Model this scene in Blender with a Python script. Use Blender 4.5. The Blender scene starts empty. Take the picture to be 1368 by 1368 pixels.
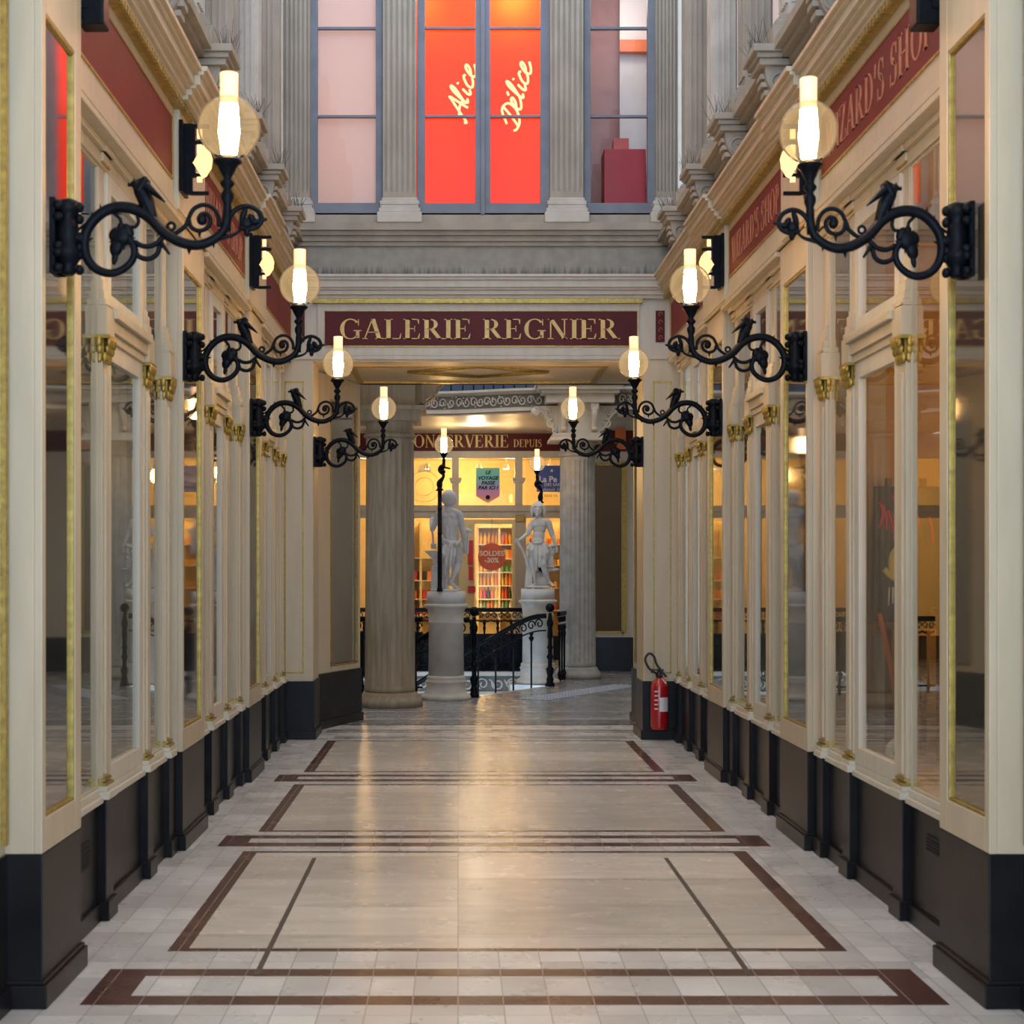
import bpy, bmesh, math, random
from math import sin, cos, pi, radians, sqrt
from mathutils import Vector, Matrix
random.seed(7)
S = bpy.context.scene
COL = S.collection
F, X0, Y0P, EYE = 2050.0, 612.0, 760.0, 1.6
XC = 0.21                                   # centre line of the passage

def at(px, py, y):
    "photo pixel at depth y -> (x, z)"
    return ((px - X0) * y / F, EYE + (Y0P - py) * y / F)

# ------------------------------------------------------------------ materials
def newmat(name):
    m = bpy.data.materials.new(name); m.use_nodes = True
    nt = m.node_tree
    return m, nt, nt.nodes, nt.links, nt.nodes['Principled BSDF']

def mat(name, col, rough=.5, metal=0, var=.12, scale=6, bump=0, bscale=40, spec=.5, streak=None, coat=0):
    m, nt, N, L, b = newmat(name)
    tc = N.new('ShaderNodeTexCoord')
    mp = N.new('ShaderNodeMapping'); L.new(tc.outputs['Object'], mp.inputs[0])
    if streak: mp.inputs['Scale'].default_value = streak
    n = N.new('ShaderNodeTexNoise'); n.inputs['Scale'].default_value = scale; n.inputs['Detail'].default_value = 6
    L.new(mp.outputs[0], n.inputs['Vector'])
    r = N.new('ShaderNodeValToRGB'); L.new(n.outputs['Fac'], r.inputs[0])
    a = [max(0, c * (1 - var)) for c in col]; c2 = [min(1, c * (1 + var)) for c in col]
    r.color_ramp.elements[0].position = .3; r.color_ramp.elements[1].position = .7
    r.color_ramp.elements[0].color = (*a, 1); r.color_ramp.elements[1].color = (*c2, 1)
    L.new(r.outputs[0], b.inputs['Base Color'])
    b.inputs['Roughness'].default_value = rough; b.inputs['Metallic'].default_value = metal
    b.inputs['Specular IOR Level'].default_value = spec
    if coat: b.inputs['Coat Weight'].default_value = coat; b.inputs['Coat Roughness'].default_value = .08
    if bump:
        n2 = N.new('ShaderNodeTexNoise'); n2.inputs['Scale'].default_value = bscale; n2.inputs['Detail'].default_value = 4
        L.new(tc.outputs['Object'], n2.inputs['Vector'])
        bp = N.new('ShaderNodeBump'); bp.inputs['Strength'].default_value = bump; bp.inputs['Distance'].default_value = .01
        L.new(n2.outputs['Fac'], bp.inputs['Height']); L.new(bp.outputs[0], b.inputs['Normal'])
    return m

def emis(name, col, s):
    m, nt, N, L, b = newmat(name)
    b.inputs['Base Color'].default_value = (*col, 1); b.inputs['Emission Color'].default_value = (*col, 1)
    b.inputs['Emission Strength'].default_value = s
    return m

def glassmat(name, tint=(1, 1, 1), refl=1.0, base=0.05, rough=.01, trans=1.0):
    "architectural pane: what lies behind shows through, what stands in front mirrors in it"
    m, nt, N, L, b = newmat(name); N.remove(b)
    out = N['Material Output']
    t = N.new('ShaderNodeBsdfTransparent'); t.inputs[0].default_value = (*[c * trans for c in tint], 1)
    g = N.new('ShaderNodeBsdfGlossy'); g.inputs['Roughness'].default_value = rough; g.inputs['Color'].default_value = (.95, .95, .93, 1)
    f = N.new('ShaderNodeFresnel'); f.inputs[0].default_value = 1.5
    ma = N.new('ShaderNodeMath'); ma.operation = 'MULTIPLY_ADD'; ma.inputs[1].default_value = refl; ma.inputs[2].default_value = base; ma.use_clamp = True
    L.new(f.outputs[0], ma.inputs[0])
    ge = N.new('ShaderNodeNewGeometry'); iv = N.new('ShaderNodeMath'); iv.operation = 'SUBTRACT'; iv.inputs[0].default_value = 1; L.new(ge.outputs['Backfacing'], iv.inputs[1])
    mu = N.new('ShaderNodeMath'); mu.operation = 'MULTIPLY'; L.new(ma.outputs[0], mu.inputs[0]); L.new(iv.outputs[0], mu.inputs[1])
    mx = N.new('ShaderNodeMixShader'); L.new(mu.outputs[0], mx.inputs[0]); L.new(t.outputs[0], mx.inputs[1]); L.new(g.outputs[0], mx.inputs[2])
    L.new(mx.outputs[0], out.inputs[0])
    return m

def mirrormat(name, col, rough, amb):
    "old silvered glass with a cloudy bloom"
    m, nt, N, L, b = newmat(name)
    tc = N.new('ShaderNodeTexCoord'); n = N.new('ShaderNodeTexNoise'); n.inputs['Scale'].default_value = 3; n.inputs['Detail'].default_value = 8
    L.new(tc.outputs['Object'], n.inputs['Vector'])
    mr = N.new('ShaderNodeMapRange'); mr.inputs[3].default_value = rough; mr.inputs[4].default_value = rough * 3
    L.new(n.outputs['Fac'], mr.inputs[0]); L.new(mr.outputs[0], b.inputs['Roughness'])
    b.inputs['Base Color'].default_value = (*col, 1); b.inputs['Metallic'].default_value = amb
    return m

M = {}
M['cream'] = mat('cream_paint', (.53, .44, .295), .42, var=.07, scale=4, bump=.05, bscale=30, streak=(3, 3, .5))
M['cream_pale'] = mat('pale_cream_paint', (.58, .53, .42), .45, var=.06, scale=4, bump=.05, streak=(3, 3, .5))
M['cream_grey'] = mat('grey_cream_paint', (.50, .44, .345), .45, var=.07, scale=5, streak=(3, 3, .5))
M['gold'] = mat('gilding', (.38, .26, .055), .38, metal=.6, var=.3, scale=30, bump=.2, bscale=90)
M['dado'] = mat('black_dado_paint', (.010, .009, .009), .34, var=.45, scale=5, bump=.03, streak=(1, 1, 1), spec=.22)
M['navy'] = mat('blue_black_paint', (.006, .010, .018), .3, var=.3, scale=5)
M['maroon'] = mat('oxblood_sign_paint', (.085, .008, .008), .5, var=.15, scale=4, spec=.2)
M['red_sign'] = mat('brick_red_sign_paint', (.15, .013, .010), .5, var=.15, scale=3, spec=.2)
M['letter'] = mat('gold_leaf_lettering', (.66, .45, .12), .45, metal=.0, var=.15, scale=20)
M['letter_faded'] = mat('faded_gilt_lettering', (.42, .15, .07), .5, var=.25, scale=20)
M['stone'] = mat('weathered_limestone', (.36, .31, .245), .85, var=.14, scale=3, bump=.3, bscale=45, streak=(1.5, 1.5, .8), spec=.2)
M['stone_light'] = mat('pale_limestone', (.50, .455, .385), .75, var=.12, scale=6, bump=.3, bscale=50)
M['stone_warm'] = mat('shaded_tan_limestone', (.25, .19, .12), .8, var=.2, scale=5, bump=.35, bscale=45, streak=(4, 4, .5))  # tan stone, base colour darkened for the shade under the lintel
M['stone_grey'] = mat('grey_limestone', (.32, .31, .285), .85, var=.16, scale=8, bump=.3, bscale=60, spec=.2)
M['marble'] = mat('statue_marble', (.52, .50, .47), .55, var=.12, scale=9, bump=.08, bscale=60)
M['frame'] = mat('blue_grey_window_paint', (.155, .165, .19), .5, var=.15, scale=5)
M['iron'] = mat('black_ironwork', (.004, .005, .007), .36, var=.4, scale=30, bump=.15, bscale=120, spec=.09)
M['dark'] = mat('dark_void', (.012, .011, .010), .9, var=.2)
M['blind'] = mat('rosy_grey_blind', (.86, .71, .66), .8, var=.04, scale=3)
def cloth():
    m, nt, N, L, b = newmat('rosy_roller_blind'); N.remove(b)
    d = N.new('ShaderNodeBsdfDiffuse'); d.inputs[0].default_value = (.86, .70, .65, 1); t = N.new('ShaderNodeBsdfTranslucent'); t.inputs[0].default_value = (.86, .62, .56, 1)
    x = N.new('ShaderNodeMixShader'); x.inputs[0].default_value = .4; L.new(d.outputs[0], x.inputs[1]); L.new(t.outputs[0], x.inputs[2]); L.new(x.outputs[0], N['Material Output'].inputs[0]); return m
M['roller'] = cloth()
M['interior'] = mat('interior_plaster', (.42, .37, .29), .8, var=.08)
M['interior_warm'] = mat('ochre_interior_plaster', (.60, .36, .12), .7, var=.1)
M['shopwall'] = mat('yellow_shop_wall', (.80, .66, .36), .7, var=.06)
M['red_ext'] = mat('red_enamel', (.42, .008, .010), .25, var=.08, coat=.5)
M['rubber'] = mat('black_rubber', (.012, .012, .013), .5)
M['paper'] = mat('white_label', (.75, .73, .70), .6, var=.05)
M['wood'] = mat('brown_wood', (.16, .085, .04), .5, var=.3, streak=(1, 8, 1))
M['curtain'] = mat('sand_curtain_cloth', (.46, .34, .20), .9, var=.15, streak=(20, 20, .4), scale=4)
M['orange_panel'] = mat('vermilion_panel', (.80, .050, .008), .7, var=.05, streak=(1, 1, 5), scale=2, spec=.05)
M['redbox'] = mat('crimson_crate', (.42, .012, .03), .4, var=.08)
M['white'] = mat('white_paint', (.75, .74, .72), .5, var=.04)
M['glass'] = glassmat('window_pane', (.93, .95, .93), 1.5, .05)
M['glass_clear'] = glassmat('clear_pane', (.97, .97, .95), .35, .0)
M['mirror'] = mirrormat('silvered_pane', (.44, .42, .39), .02, .95)
M['mirror_old'] = mirrormat('clouded_mirror', (.36, .32, .25), .018, .88)
M['dark_mirror'] = mirrormat('dark_window_glass', (.16, .13, .10), .04, .9)

def marble(name, c1, c2, tile, grout, rough=.18, slab=False, size=(.1676, .25), vein=(.8, .8, .8), off=(0, 0)):
    m, nt, N, L, b = newmat(name)
    tc = N.new('ShaderNodeTexCoord')
    no = N.new('ShaderNodeTexNoise'); no.inputs['Scale'].default_value = 2.2; no.inputs['Detail'].default_value = 8; no.inputs['Distortion'].default_value = 1.2
    mp = N.new('ShaderNodeMapping'); mp.inputs['Scale'].default_value = vein
    L.new(tc.outputs['Object'], mp.inputs[0]); L.new(mp.outputs[0], no.inputs['Vector'])
    r = N.new('ShaderNodeValToRGB'); r.color_ramp.elements[0].position = .32; r.color_ramp.elements[1].position = .68
    r.color_ramp.elements[0].color = (*c1, 1); r.color_ramp.elements[1].color = (*c2, 1)
    L.new(no.outputs['Fac'], r.inputs[0])
    col = r.outputs[0]
    if tile:
        br = N.new('ShaderNodeTexBrick'); br.offset = 0; br.squash = 1
        mp2 = N.new('ShaderNodeMapping'); mp2.inputs['Location'].default_value = (off[0], off[1], 0)
        L.new(tc.outputs['Object'], mp2.inputs[0]); L.new(mp2.outputs[0], br.inputs['Vector'])
        br.inputs['Scale'].default_value = 1; br.inputs['Brick Width'].default_value = size[0]; br.inputs['Row Height'].default_value = size[1]
        br.inputs['Mortar Size'].default_value = .0022; br.inputs['Mortar Smooth'].default_value = .1
        br.inputs['Color1'].default_value = (.80, .80, .80, 1); br.inputs['Color2'].default_value = (1.12, 1.12, 1.12, 1)
        br.inputs['Mortar'].default_value = (*grout, 1)
        br.inputs['Mortar'].default_value = (1, 1, 1, 1)
        mx = N.new('ShaderNodeMix'); mx.data_type = 'RGBA'; mx.blend_type = 'MULTIPLY'; mx.inputs[0].default_value = 1
        L.new(col, mx.inputs[6]); L.new(br.outputs['Color'], mx.inputs[7])
        m3 = N.new('ShaderNodeMix'); m3.data_type = 'RGBA'; L.new(br.outputs['Fac'], m3.inputs[0]); L.new(mx.outputs[2], m3.inputs[6]); m3.inputs[7].default_value = (*grout, 1)
        col = m3.outputs[2]
    b.inputs['Specular IOR Level'].default_value = .38
    L.new(col, b.inputs['Base Color'])
    n2 = N.new('ShaderNodeTexNoise'); n2.inputs['Scale'].default_value = 5; n2.inputs['Detail'].default_value = 5
    L.new(tc.outputs['Object'], n2.inputs['Vector'])
    mr = N.new('ShaderNodeMapRange'); mr.inputs[3].default_value = rough * .8; mr.inputs[4].default_value = rough * 1.3
    L.new(n2.outputs['Fac'], mr.inputs[0]); L.new(mr.outputs[0], b.inputs['Roughness'])
    return m
M['fl_white'] = marble('white_marble_tile', (.56, .54, .51), (.70, .68, .65), True, (.30, .27, .24), .27)
M['fl_beige'] = marble('cream_marble_slab', (.57, .52, .445), (.73, .67, .585), True, (.26, .22, .19), .25, size=(30, .61), vein=(.6, 2, 1))
M['fl_brown'] = marble('oxblood_marble', (.065, .026, .022), (.12, .055, .048), True, (.30, .25, .22), .25, size=(.1676, 5.0))
M['fl_grey'] = marble('grey_marble_paving', (.17, .17, .175), (.24, .24, .24), True, (.13, .13, .13), .25, size=(.9, .6), vein=(.5, 1.8, 1))
M['fl_pale'] = marble('pale_marble_border', (.42, .42, .42), (.52, .52, .52), False, (1, 1, 1))
M['steel_strip'] = mat('steel_channel', (.10, .095, .09), .4, metal=.6, var=.2, scale=30)

def lampmats():
    M['tube'] = emis('lit_gas_mantle', (1, .60, .24), 105)
    M['tube_top'] = emis('glowing_chimney', (1, .60, .32), 1.15)
    m, nt, N, L, b = newmat('globe_glass'); N.remove(b)
    t = N.new('ShaderNodeBsdfTransparent'); t.inputs[0].default_value = (.97, .93, .84, 1)
    e = N.new('ShaderNodeEmission'); e.inputs[0].default_value = (1, .68, .34, 1); e.inputs[1].default_value = .85
    g = N.new('ShaderNodeBsdfGlossy'); g.inputs['Roughness'].default_value = .05
    lw = N.new('ShaderNodeLayerWeight'); lw.inputs[0].default_value = .25
    mr = N.new('ShaderNodeMapRange'); mr.inputs[3].default_value = .23; mr.inputs[4].default_value = .55
    L.new(lw.outputs['Facing'], mr.inputs[0])
    a = N.new('ShaderNodeMixShader'); L.new(mr.outputs[0], a.inputs[0]); L.new(t.outputs[0], a.inputs[1]); L.new(e.outputs[0], a.inputs[2])
    f = N.new('ShaderNodeLayerWeight'); f.inputs[0].default_value = .06
    c = N.new('ShaderNodeMixShader'); L.new(f.outputs[0], c.inputs[0]); L.new(a.outputs[0], c.inputs[1]); L.new(g.outputs[0], c.inputs[2])
    L.new(c.outputs[0], N['Material Output'].inputs[0]); M['globe'] = m
lampmats()

# ------------------------------------------------------------------ mesh helpers
def bx(bm, x0, x1, y0, y1, z0, z1, mi=0):
    if x0 > x1: x0, x1 = x1, x0
    if y0 > y1: y0, y1 = y1, y0
    vs = [bm.verts.new((x, y, z)) for z in (z0, z1) for y in (y0, y1) for x in (x0, x1)]
    for f in ((0, 2, 3, 1), (4, 5, 7, 6), (0, 1, 5, 4), (2, 6, 7, 3), (0, 4, 6, 2), (1, 3, 7, 5)):
        fc = bm.faces.new([vs[i] for i in f]); fc.material_index = mi

def prism(bm, pts, fn0, fn1):
    "polygon pts (2D) mapped by fn0 and fn1 to the two end caps"
    a = [bm.verts.new(fn0(*p)) for p in pts]; b = [bm.verts.new(fn1(*p)) for p in pts]
    n = len(pts)
    try:
        bm.faces.new(a[::-1]); bm.faces.new(b)
    except ValueError: pass
    for i in range(n):
        bm.faces.new((a[i], a[(i + 1) % n], b[(i + 1) % n], b[i]))

def lathe(bm, prof, cx=0, cy=0, seg=24, flute=None, caps=True):
    rings = []
    for r, z in prof:
        ring = []
        for i in range(seg):
            a = 2 * pi * i / seg
            rr = r
            if flute: rr = r - flute(a, z, r)
            ring.append(bm.verts.new((cx + rr * cos(a), cy + rr * sin(a), z)))
        rings.append(ring)
    for k in range(len(rings) - 1):
        for i in range(seg):
            f = bm.faces.new((rings[k][i], rings[k][(i + 1) % seg], rings[k + 1][(i + 1) % seg], rings[k + 1][i])); f.smooth = True
    if caps:
        if prof[0][0] > 1e-4: bm.faces.new(rings[0][::-1])
        if prof[-1][0] > 1e-4: bm.faces.new(rings[-1])

def catmull(pts, n=5):
    if len(pts) < 3: return [Vector(p) for p in pts]
    P = [Vector(p) for p in pts]; P = [2 * P[0] - P[1]] + P + [2 * P[-1] - P[-2]]
    out = []
    for i in range(1, len(P) - 2):
        for k in range(n):
            t = k / n; a, b, c, d = P[i - 1:i + 3]
            out.append(.5 * ((2 * b) + (c - a) * t + (2 * a - 5 * b + 4 * c - d) * t * t + (3 * b - a - 3 * c + d) * t ** 3))
    out.append(P[-2]); return out

def tube(bm, pts, r, seg=8, smooth=4, flat=1.0):
    "tube along points; r a number or a function of 0..1"
    P = catmull(pts, smooth) if smooth > 1 else [Vector(p) for p in pts]
    n = len(P); rings = []
    up = Vector((0, 1, 0))
    for i, p in enumerate(P):
        d = (P[min(i + 1, n - 1)] - P[max(i - 1, 0)]).normalized()
        if abs(d.dot(up)) > .95: u = d.cross(Vector((1, 0, 0))).normalized()
        else: u = d.cross(up).normalized()
        v = d.cross(u).normalized()
        rr = r(i / (n - 1)) if callable(r) else r
        rings.append([bm.verts.new(p + u * rr * cos(2 * pi * k / seg) + v * rr * flat * sin(2 * pi * k / seg)) for k in range(seg)])
    for i in range(n - 1):
        for k in range(seg):
            f = bm.faces.new((rings[i][k], rings[i][(k + 1) % seg], rings[i + 1][(k + 1) % seg], rings[i + 1][k])); f.smooth = True
    bm.faces.new(rings[0][::-1]); bm.faces.new(rings[-1])

def blob(bm, c, rx, ry=None, rz=None, rot=None, seg=10, rings=7):
    ry = rx if ry is None else ry; rz = rx if rz is None else rz
    m = Matrix.Translation(c) @ (rot.to_4x4() if rot else Matrix.Identity(4)) @ Matrix.Diagonal((rx, ry, rz, 1))
    r = bmesh.ops.create_uvsphere(bm, u_segments=seg, v_segments=rings, radius=1, matrix=m)
    for v in r['verts']:
        for f in v.link_faces: f.smooth = True

def capsule(bm, a, b, ra, rb, seg=12):
    a, b = Vector(a), Vector(b); d = b - a
    if d.length < 1e-6: blob(bm, a, ra); return
    q = Vector((0, 0, 1)).rotation_difference(d.normalized()).to_matrix(); L = d.length
    prof = []
    for k in range(0, 5): t = -pi / 2 + k * pi / 8; prof.append((max(ra * cos(t), 1e-4), ra * sin(t)))
    for k in range(0, 5): t = k * pi / 8; prof.append((max(rb * cos(t), 1e-4), L + rb * sin(t)))
    rings = []
    for r, z in prof:
        rings.append([bm.verts.new(a + q @ Vector((r * cos(2 * pi * i / seg), r * sin(2 * pi * i / seg), z))) for i in range(seg)])
    for k in range(len(rings) - 1):
        for i in range(seg):
            bm.faces.new((rings[k][i], rings[k][(i + 1) % seg], rings[k + 1][(i + 1) % seg], rings[k + 1][i]))
    bm.faces.new(rings[0][::-1]); bm.faces.new(rings[-1])

def obj(name, bm, mats, parent=None, bevel=0, smooth=False, recalc=True):
    if recalc: bmesh.ops.recalc_face_normals(bm, faces=bm.faces)
    me = bpy.data.meshes.new(name); bm.to_mesh(me); bm.free()
    o = bpy.data.objects.new(name, me); COL.objects.link(o)
    for m in (mats if isinstance(mats, (list, tuple)) else [mats]): me.materials.append(M[m] if isinstance(m, str) else m)
    if smooth:
        for p in me.polygons: p.use_smooth = True
    if parent: o.parent = parent
    if bevel:
        b = o.modifiers.new('b', 'BEVEL'); b.width = bevel; b.segments = 2; b.limit_method = 'ANGLE'; b.angle_limit = radians(40)
    return o

def sculpt(name, bm, m, parent, voxel=.012, it=4, fac=.5):
    "one continuous carved surface grown from overlapping masses"
    bmesh.ops.recalc_face_normals(bm, faces=bm.faces)
    me = bpy.data.meshes.new('tmp'); bm.to_mesh(me); bm.free()
    o = bpy.data.objects.new('tmp', me); COL.objects.link(o)
    r = o.modifiers.new('r', 'REMESH'); r.mode = 'VOXEL'; r.voxel_size = voxel
    s = o.modifiers.new('s', 'SMOOTH'); s.iterations = it; s.factor = fac
    dg = bpy.context.evaluated_depsgraph_get()
    me2 = bpy.data.meshes.new_from_object(o.evaluated_get(dg))
    bpy.data.objects.remove(o)
    me2.name = name; me2.materials.clear(); me2.materials.append(M[m])
    for p in me2.polygons: p.use_smooth = True
    n = bpy.data.objects.new(name, me2); COL.objects.link(n); n.parent = parent
    return n

def thing(name, label, cat, loc=(0, 0, 0), rz=0, group=None):
    o = bpy.data.objects.new(name, None); COL.objects.link(o); o.location = loc; o.rotation_euler = (0, 0, rz)
    o.empty_display_size = .1
    o['label'] = label; o['category'] = cat
    if group: o['group'] = group
    return o
def tag(o, label, cat, group=None):
    o['label'] = label; o['category'] = cat
    if group: o['group'] = group
    return o
def struct(name, bm, m, bevel=0):
    o = obj(name, bm, m, None, bevel); o['kind'] = 'structure'; return o
def dup(root, loc, rz=0, label=None, group=None):
    def cp(o, par):
        c = o.copy(); COL.objects.link(c)
        if par: c.parent = par
        for ch in [x for x in ALLCH.get(o.name, [])]: cp(ch, c)
        return c
    ALLCH = {}
    for x in bpy.data.objects:
        if x.parent: ALLCH.setdefault(x.parent.name, []).append(x)
    c = cp(root, None); c.location = loc; c.rotation_euler = (0, 0, rz)
    if label: c['label'] = label
    if group: c['group'] = group
    return c
def B(): return bmesh.new()

# ------------------------------------------------------------------ lettering (serif capitals drawn as polygons)
def glyph(ch):
    "returns (advance, list of convex-ish polygons) cap height 1"
    P = []; s = .045
    def R(x0, x1, y0, y1): P.append([(x0, y0), (x1, y0), (x1, y1), (x0, y1)])
    def stem(x, w=.175, ser=.075, y0=0, y1=1):
        R(x, x + w, y0, y1)
        if y0 == 0: R(x - ser, x + w + ser, 0, s)
        if y1 == 1: R(x - ser, x + w + ser, 1 - s, 1)
    def diag(xa, ya, xb, yb, w): P.append([(xa, ya), (xa + w, ya), (xb + w, yb), (xb, yb)])
    def arc(cx, cy, rx, ry, a0, a1, tmax, tmin=.045, n=16):
        for i in range(n):
            q = []
            for a, o in ((i, 0), (i + 1, 0), (i + 1, 1), (i, 1)):
                t = radians(a0 + (a1 - a0) * a / n); th = tmin + (tmax - tmin) * abs(cos(t)) ** 1.3
                k = th if o else 0
                q.append((cx + (rx - k) * cos(t), cy + (ry - min(k, tmin + (k - tmin) * .25)) * sin(t)))
            P.append(q)
    if ch == 'I': stem(.09); return .37, P
    if ch == 'L': stem(.09); R(.24, .66, 0, s); P.append([(.6, 0), (.66, 0), (.7, .28), (.67, .28)]); return .75, P
    if ch == 'E':
        stem(.09); R(.24, .62, 0, s); R(.24, .62, 1 - s, 1); R(.24, .48, .5, .54)
        P.append([(.56, 0), (.64, 0), (.68, .27), (.655, .27)]); P.append([(.56, 1), (.64, 1), (.64, .76), (.615, .76)]); R(.455, .48, .38, .66); return .75, P
    if ch == 'F': return glyph('E')
    if ch == 'H': stem(.09); stem(.62); R(.2, .66, .48, .53); return .95, P
    if ch == 'N': stem(.1, .05, .09); stem(.66, .05, .09); diag(.62, 0, .06, 1, .17); return .88, P
    if ch == 'A': diag(.02, 0, .34, 1, .05); diag(.56, 0, .30, 1, .175) ; R(.2, .6, .32, .365); R(-.04, .17, 0, s); R(.49, .83, 0, s); return .82, P
    if ch == 'V': diag(.30, 0, -.0, 1, .175); diag(.38, 0, .66, 1, .05); R(-.08, .25, 1 - s, 1); R(.57, .79, 1 - s, 1); return .76, P
    if ch == 'W': diag(.24, 0, .0, 1, .17); diag(.3, 0, .5, 1, .05); diag(.66, 0, .42, 1, .17); diag(.72, 0, .96, 1, .05); R(-.07, .6, 1 - s, 1); R(.87, 1.08, 1 - s, 1); return 1.06, P
    if ch == 'R': stem(.09); arc(.3, .735, .33, .265, -90, 90, .16); R(.2, .32, 1 - s, 1); R(.2, .34, .47, .515); diag(.62, 0, .30, .5, .18); R(.6, .88, 0, s); return .86, P
    if ch == 'P': stem(.09); arc(.28, .72, .33, .28, -90, 90, .16); R(.2, .3, 1 - s, 1); R(.2, .3, .44, .485); return .70, P
    if ch == 'D': stem(.09); arc(.3, .5, .48, .5, -90, 90, .17); R(.2, .32, 1 - s, 1); R(.2, .32, 0, s); return .86, P
    if ch == 'O': arc(.45, .5, .42, .51, 0, 360, .17, n=32); return .92, P
    if ch == 'C': arc(.46, .5, .42, .51, 42, 318, .17, n=26); R(.765, .80, .68, .98); return .86, P
    if ch == 'G': arc(.46, .5, .42, .51, 42, 318, .17, n=26); R(.765, .80, .68, .98); R(.68, .82, .06, .42); R(.58, .90, .40, .445); return .96, P
    if ch == 'S':
        arc(.32, .745, .24, .265, 40, 250, .12, n=14); arc(.32, .265, .27, .275, -130, 85, .15, n=14)
        P.append([(.18, .62), (.3, .48), (.46, .56), (.26, .68)]); P.append([(.3, .48), (.46, .38), (.5, .5), (.36, .6)])
        R(.50, .53, .7, .98); R(.05, .08, .02, .33); return .66, P
    if ch == 'U': R(.09, .245, .28, 1); R(.0, .33, 1 - s, 1); R(.66, .71, .28, 1); R(.57, .80, 1 - s, 1); arc(.4, .3, .31, .31, 180, 360, .15); return .86, P
    if ch == 'Z': R(.04, .62, 1 - s, 1); R(.04, .66, 0, s); diag(.03, 0, .44, 1, .18); R(.04, .07, .74, 1); R(.63, .66, 0, .27); return .72, P
    if ch == "'": P.append([(.06, .66), (.12, .66), (.19, 1), (.05, 1)]); return .26, P
    return .38, P

def serif(txt, gap=.02):
    x = 0; out = []
    for c in txt:
        a, P = glyph(c)
        out += [[(x + u, v) for u, v in p] for p in P]; x += a + gap
    return x - gap, out

def letters(name, txt, width, height, place, m, parent, depth=.006):
    "place(u, v, d) -> world point; lettering fills width x height"
    w, polys = serif(txt); sx = width / w
    bm = B()
    for p in polys:
        prism(bm, [(u * sx, v * height) for u, v in p], lambda u, v: place(u, v, 0), lambda u, v: place(u, v, depth))
    return obj(name, bm, m, parent)

def sans(name, txt, size, place, m, parent, italic=0, bold=.0, align='CENTER', depth=.004):
    cu = bpy.data.curves.new('t', 'FONT'); cu.body = txt; cu.size = size; cu.align_x = align; cu.shear = italic; cu.offset = bold; cu.extrude = depth / 2
    cu.resolution_u = 3; cu.space_line = .95
    o = bpy.data.objects.new('t', cu); COL.objects.link(o)
    me = bpy.data.meshes.new_from_object(o.evaluated_get(bpy.context.evaluated_depsgraph_get()))
    bpy.data.objects.remove(o)
    for v in me.vertices: v.co = place(v.co.x, v.co.y, v.co.z)
    me.materials.clear(); me.materials.append(M[m] if isinstance(m, str) else m)
    n = bpy.data.objects.new(name, me); COL.objects.link(n); n.parent = parent
    return n

# ------------------------------------------------------------------ floor
def build_floor():
    def rect(x0, x1, y0, y1, mi): R.append((x0, x1, y0, y1, mi))
    R = []          # later wins; 0 white 1 beige 2 brown 3 strip
    XL, XR = -1.39, 1.806
    def band(y0, y1, a, b):
        rect(XL, XR, y0, y1, 0); rect(XL, XR, y0, a, 2); rect(XL, XR, b, y1, 2)
        rect(XL, XL + .163, y0, y1, 2); rect(XR - .157, XR, y0, y1, 2)
    def frame(y0, y1, t=.054):
        rect(-1.217, 1.63, y0, y1, 2); rect(-1.135, 1.549, y0 + t, y1 - t, 1)
    band(5.629, 6.137, 5.751, 6.03); frame(6.419, 8.70); band(8.848, 9.213, 8.97, 9.108)
    frame(9.337, 11.40); band(11.55, 11.94, 11.68, 11.82); frame(12.08, 14.30)
    rect(-1.17, 1.60, 14.48, 14.62, 2); rect(-1.17, 1.60, 14.52, 14.58, 0)
    rect(-1.3, 1.75, 15.02, 15.09, 2); rect(-1.3, 1.75, 15.18, 15.25, 2)
    rect(-3, 3.5, 15.7, 15.78, 2)
    rect(-.807, -.783, 6.06, 8.50, 3); rect(1.138, 1.162, 6.06, 8.50, 3); rect(-.807, 1.162, 6.025, 6.037, 3)
    rect(-.807, -.783, 3.2, 5.6, 3) if False else None
    # joints between the slabs of the hatch
    for y in (6.67, 7.28, 7.90): rect(-.78, 1.138, y - .003, y + .003, 3)
    band(2.90, 3.42, 3.02, 3.3); frame(3.68, 5.38)
    xs = sorted({-2.2, 2.6} | {r[0] for r in R if abs(r[0]) < 2.5} | {r[1] for r in R if r[1] < 2.6})
    ys = sorted({-3., 15.78} | {r[2] for r in R if r[2] < 15.78} | {r[3] for r in R})
    bm = B(); V = {}
    def v(i, j):
        if (i, j) not in V: V[i, j] = bm.verts.new((xs[i], ys[j], 0))
        return V[i, j]
    for j in range(len(ys) - 1):
        for i in range(len(xs) - 1):
            cx, cy = (xs[i] + xs[i + 1]) / 2, (ys[j] + ys[j + 1]) / 2; mi = 0
            for r in R:
                if r[0] <= cx <= r[1] and r[2] <= cy <= r[3]: mi = r[4]
            f = bm.faces.new((v(i, j), v(i + 1, j), v(i + 1, j + 1), v(i, j + 1))); f.material_index = mi
    struct('floor', bm, ['fl_white', 'fl_beige', 'fl_brown', 'steel_strip'])
build_floor()

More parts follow.
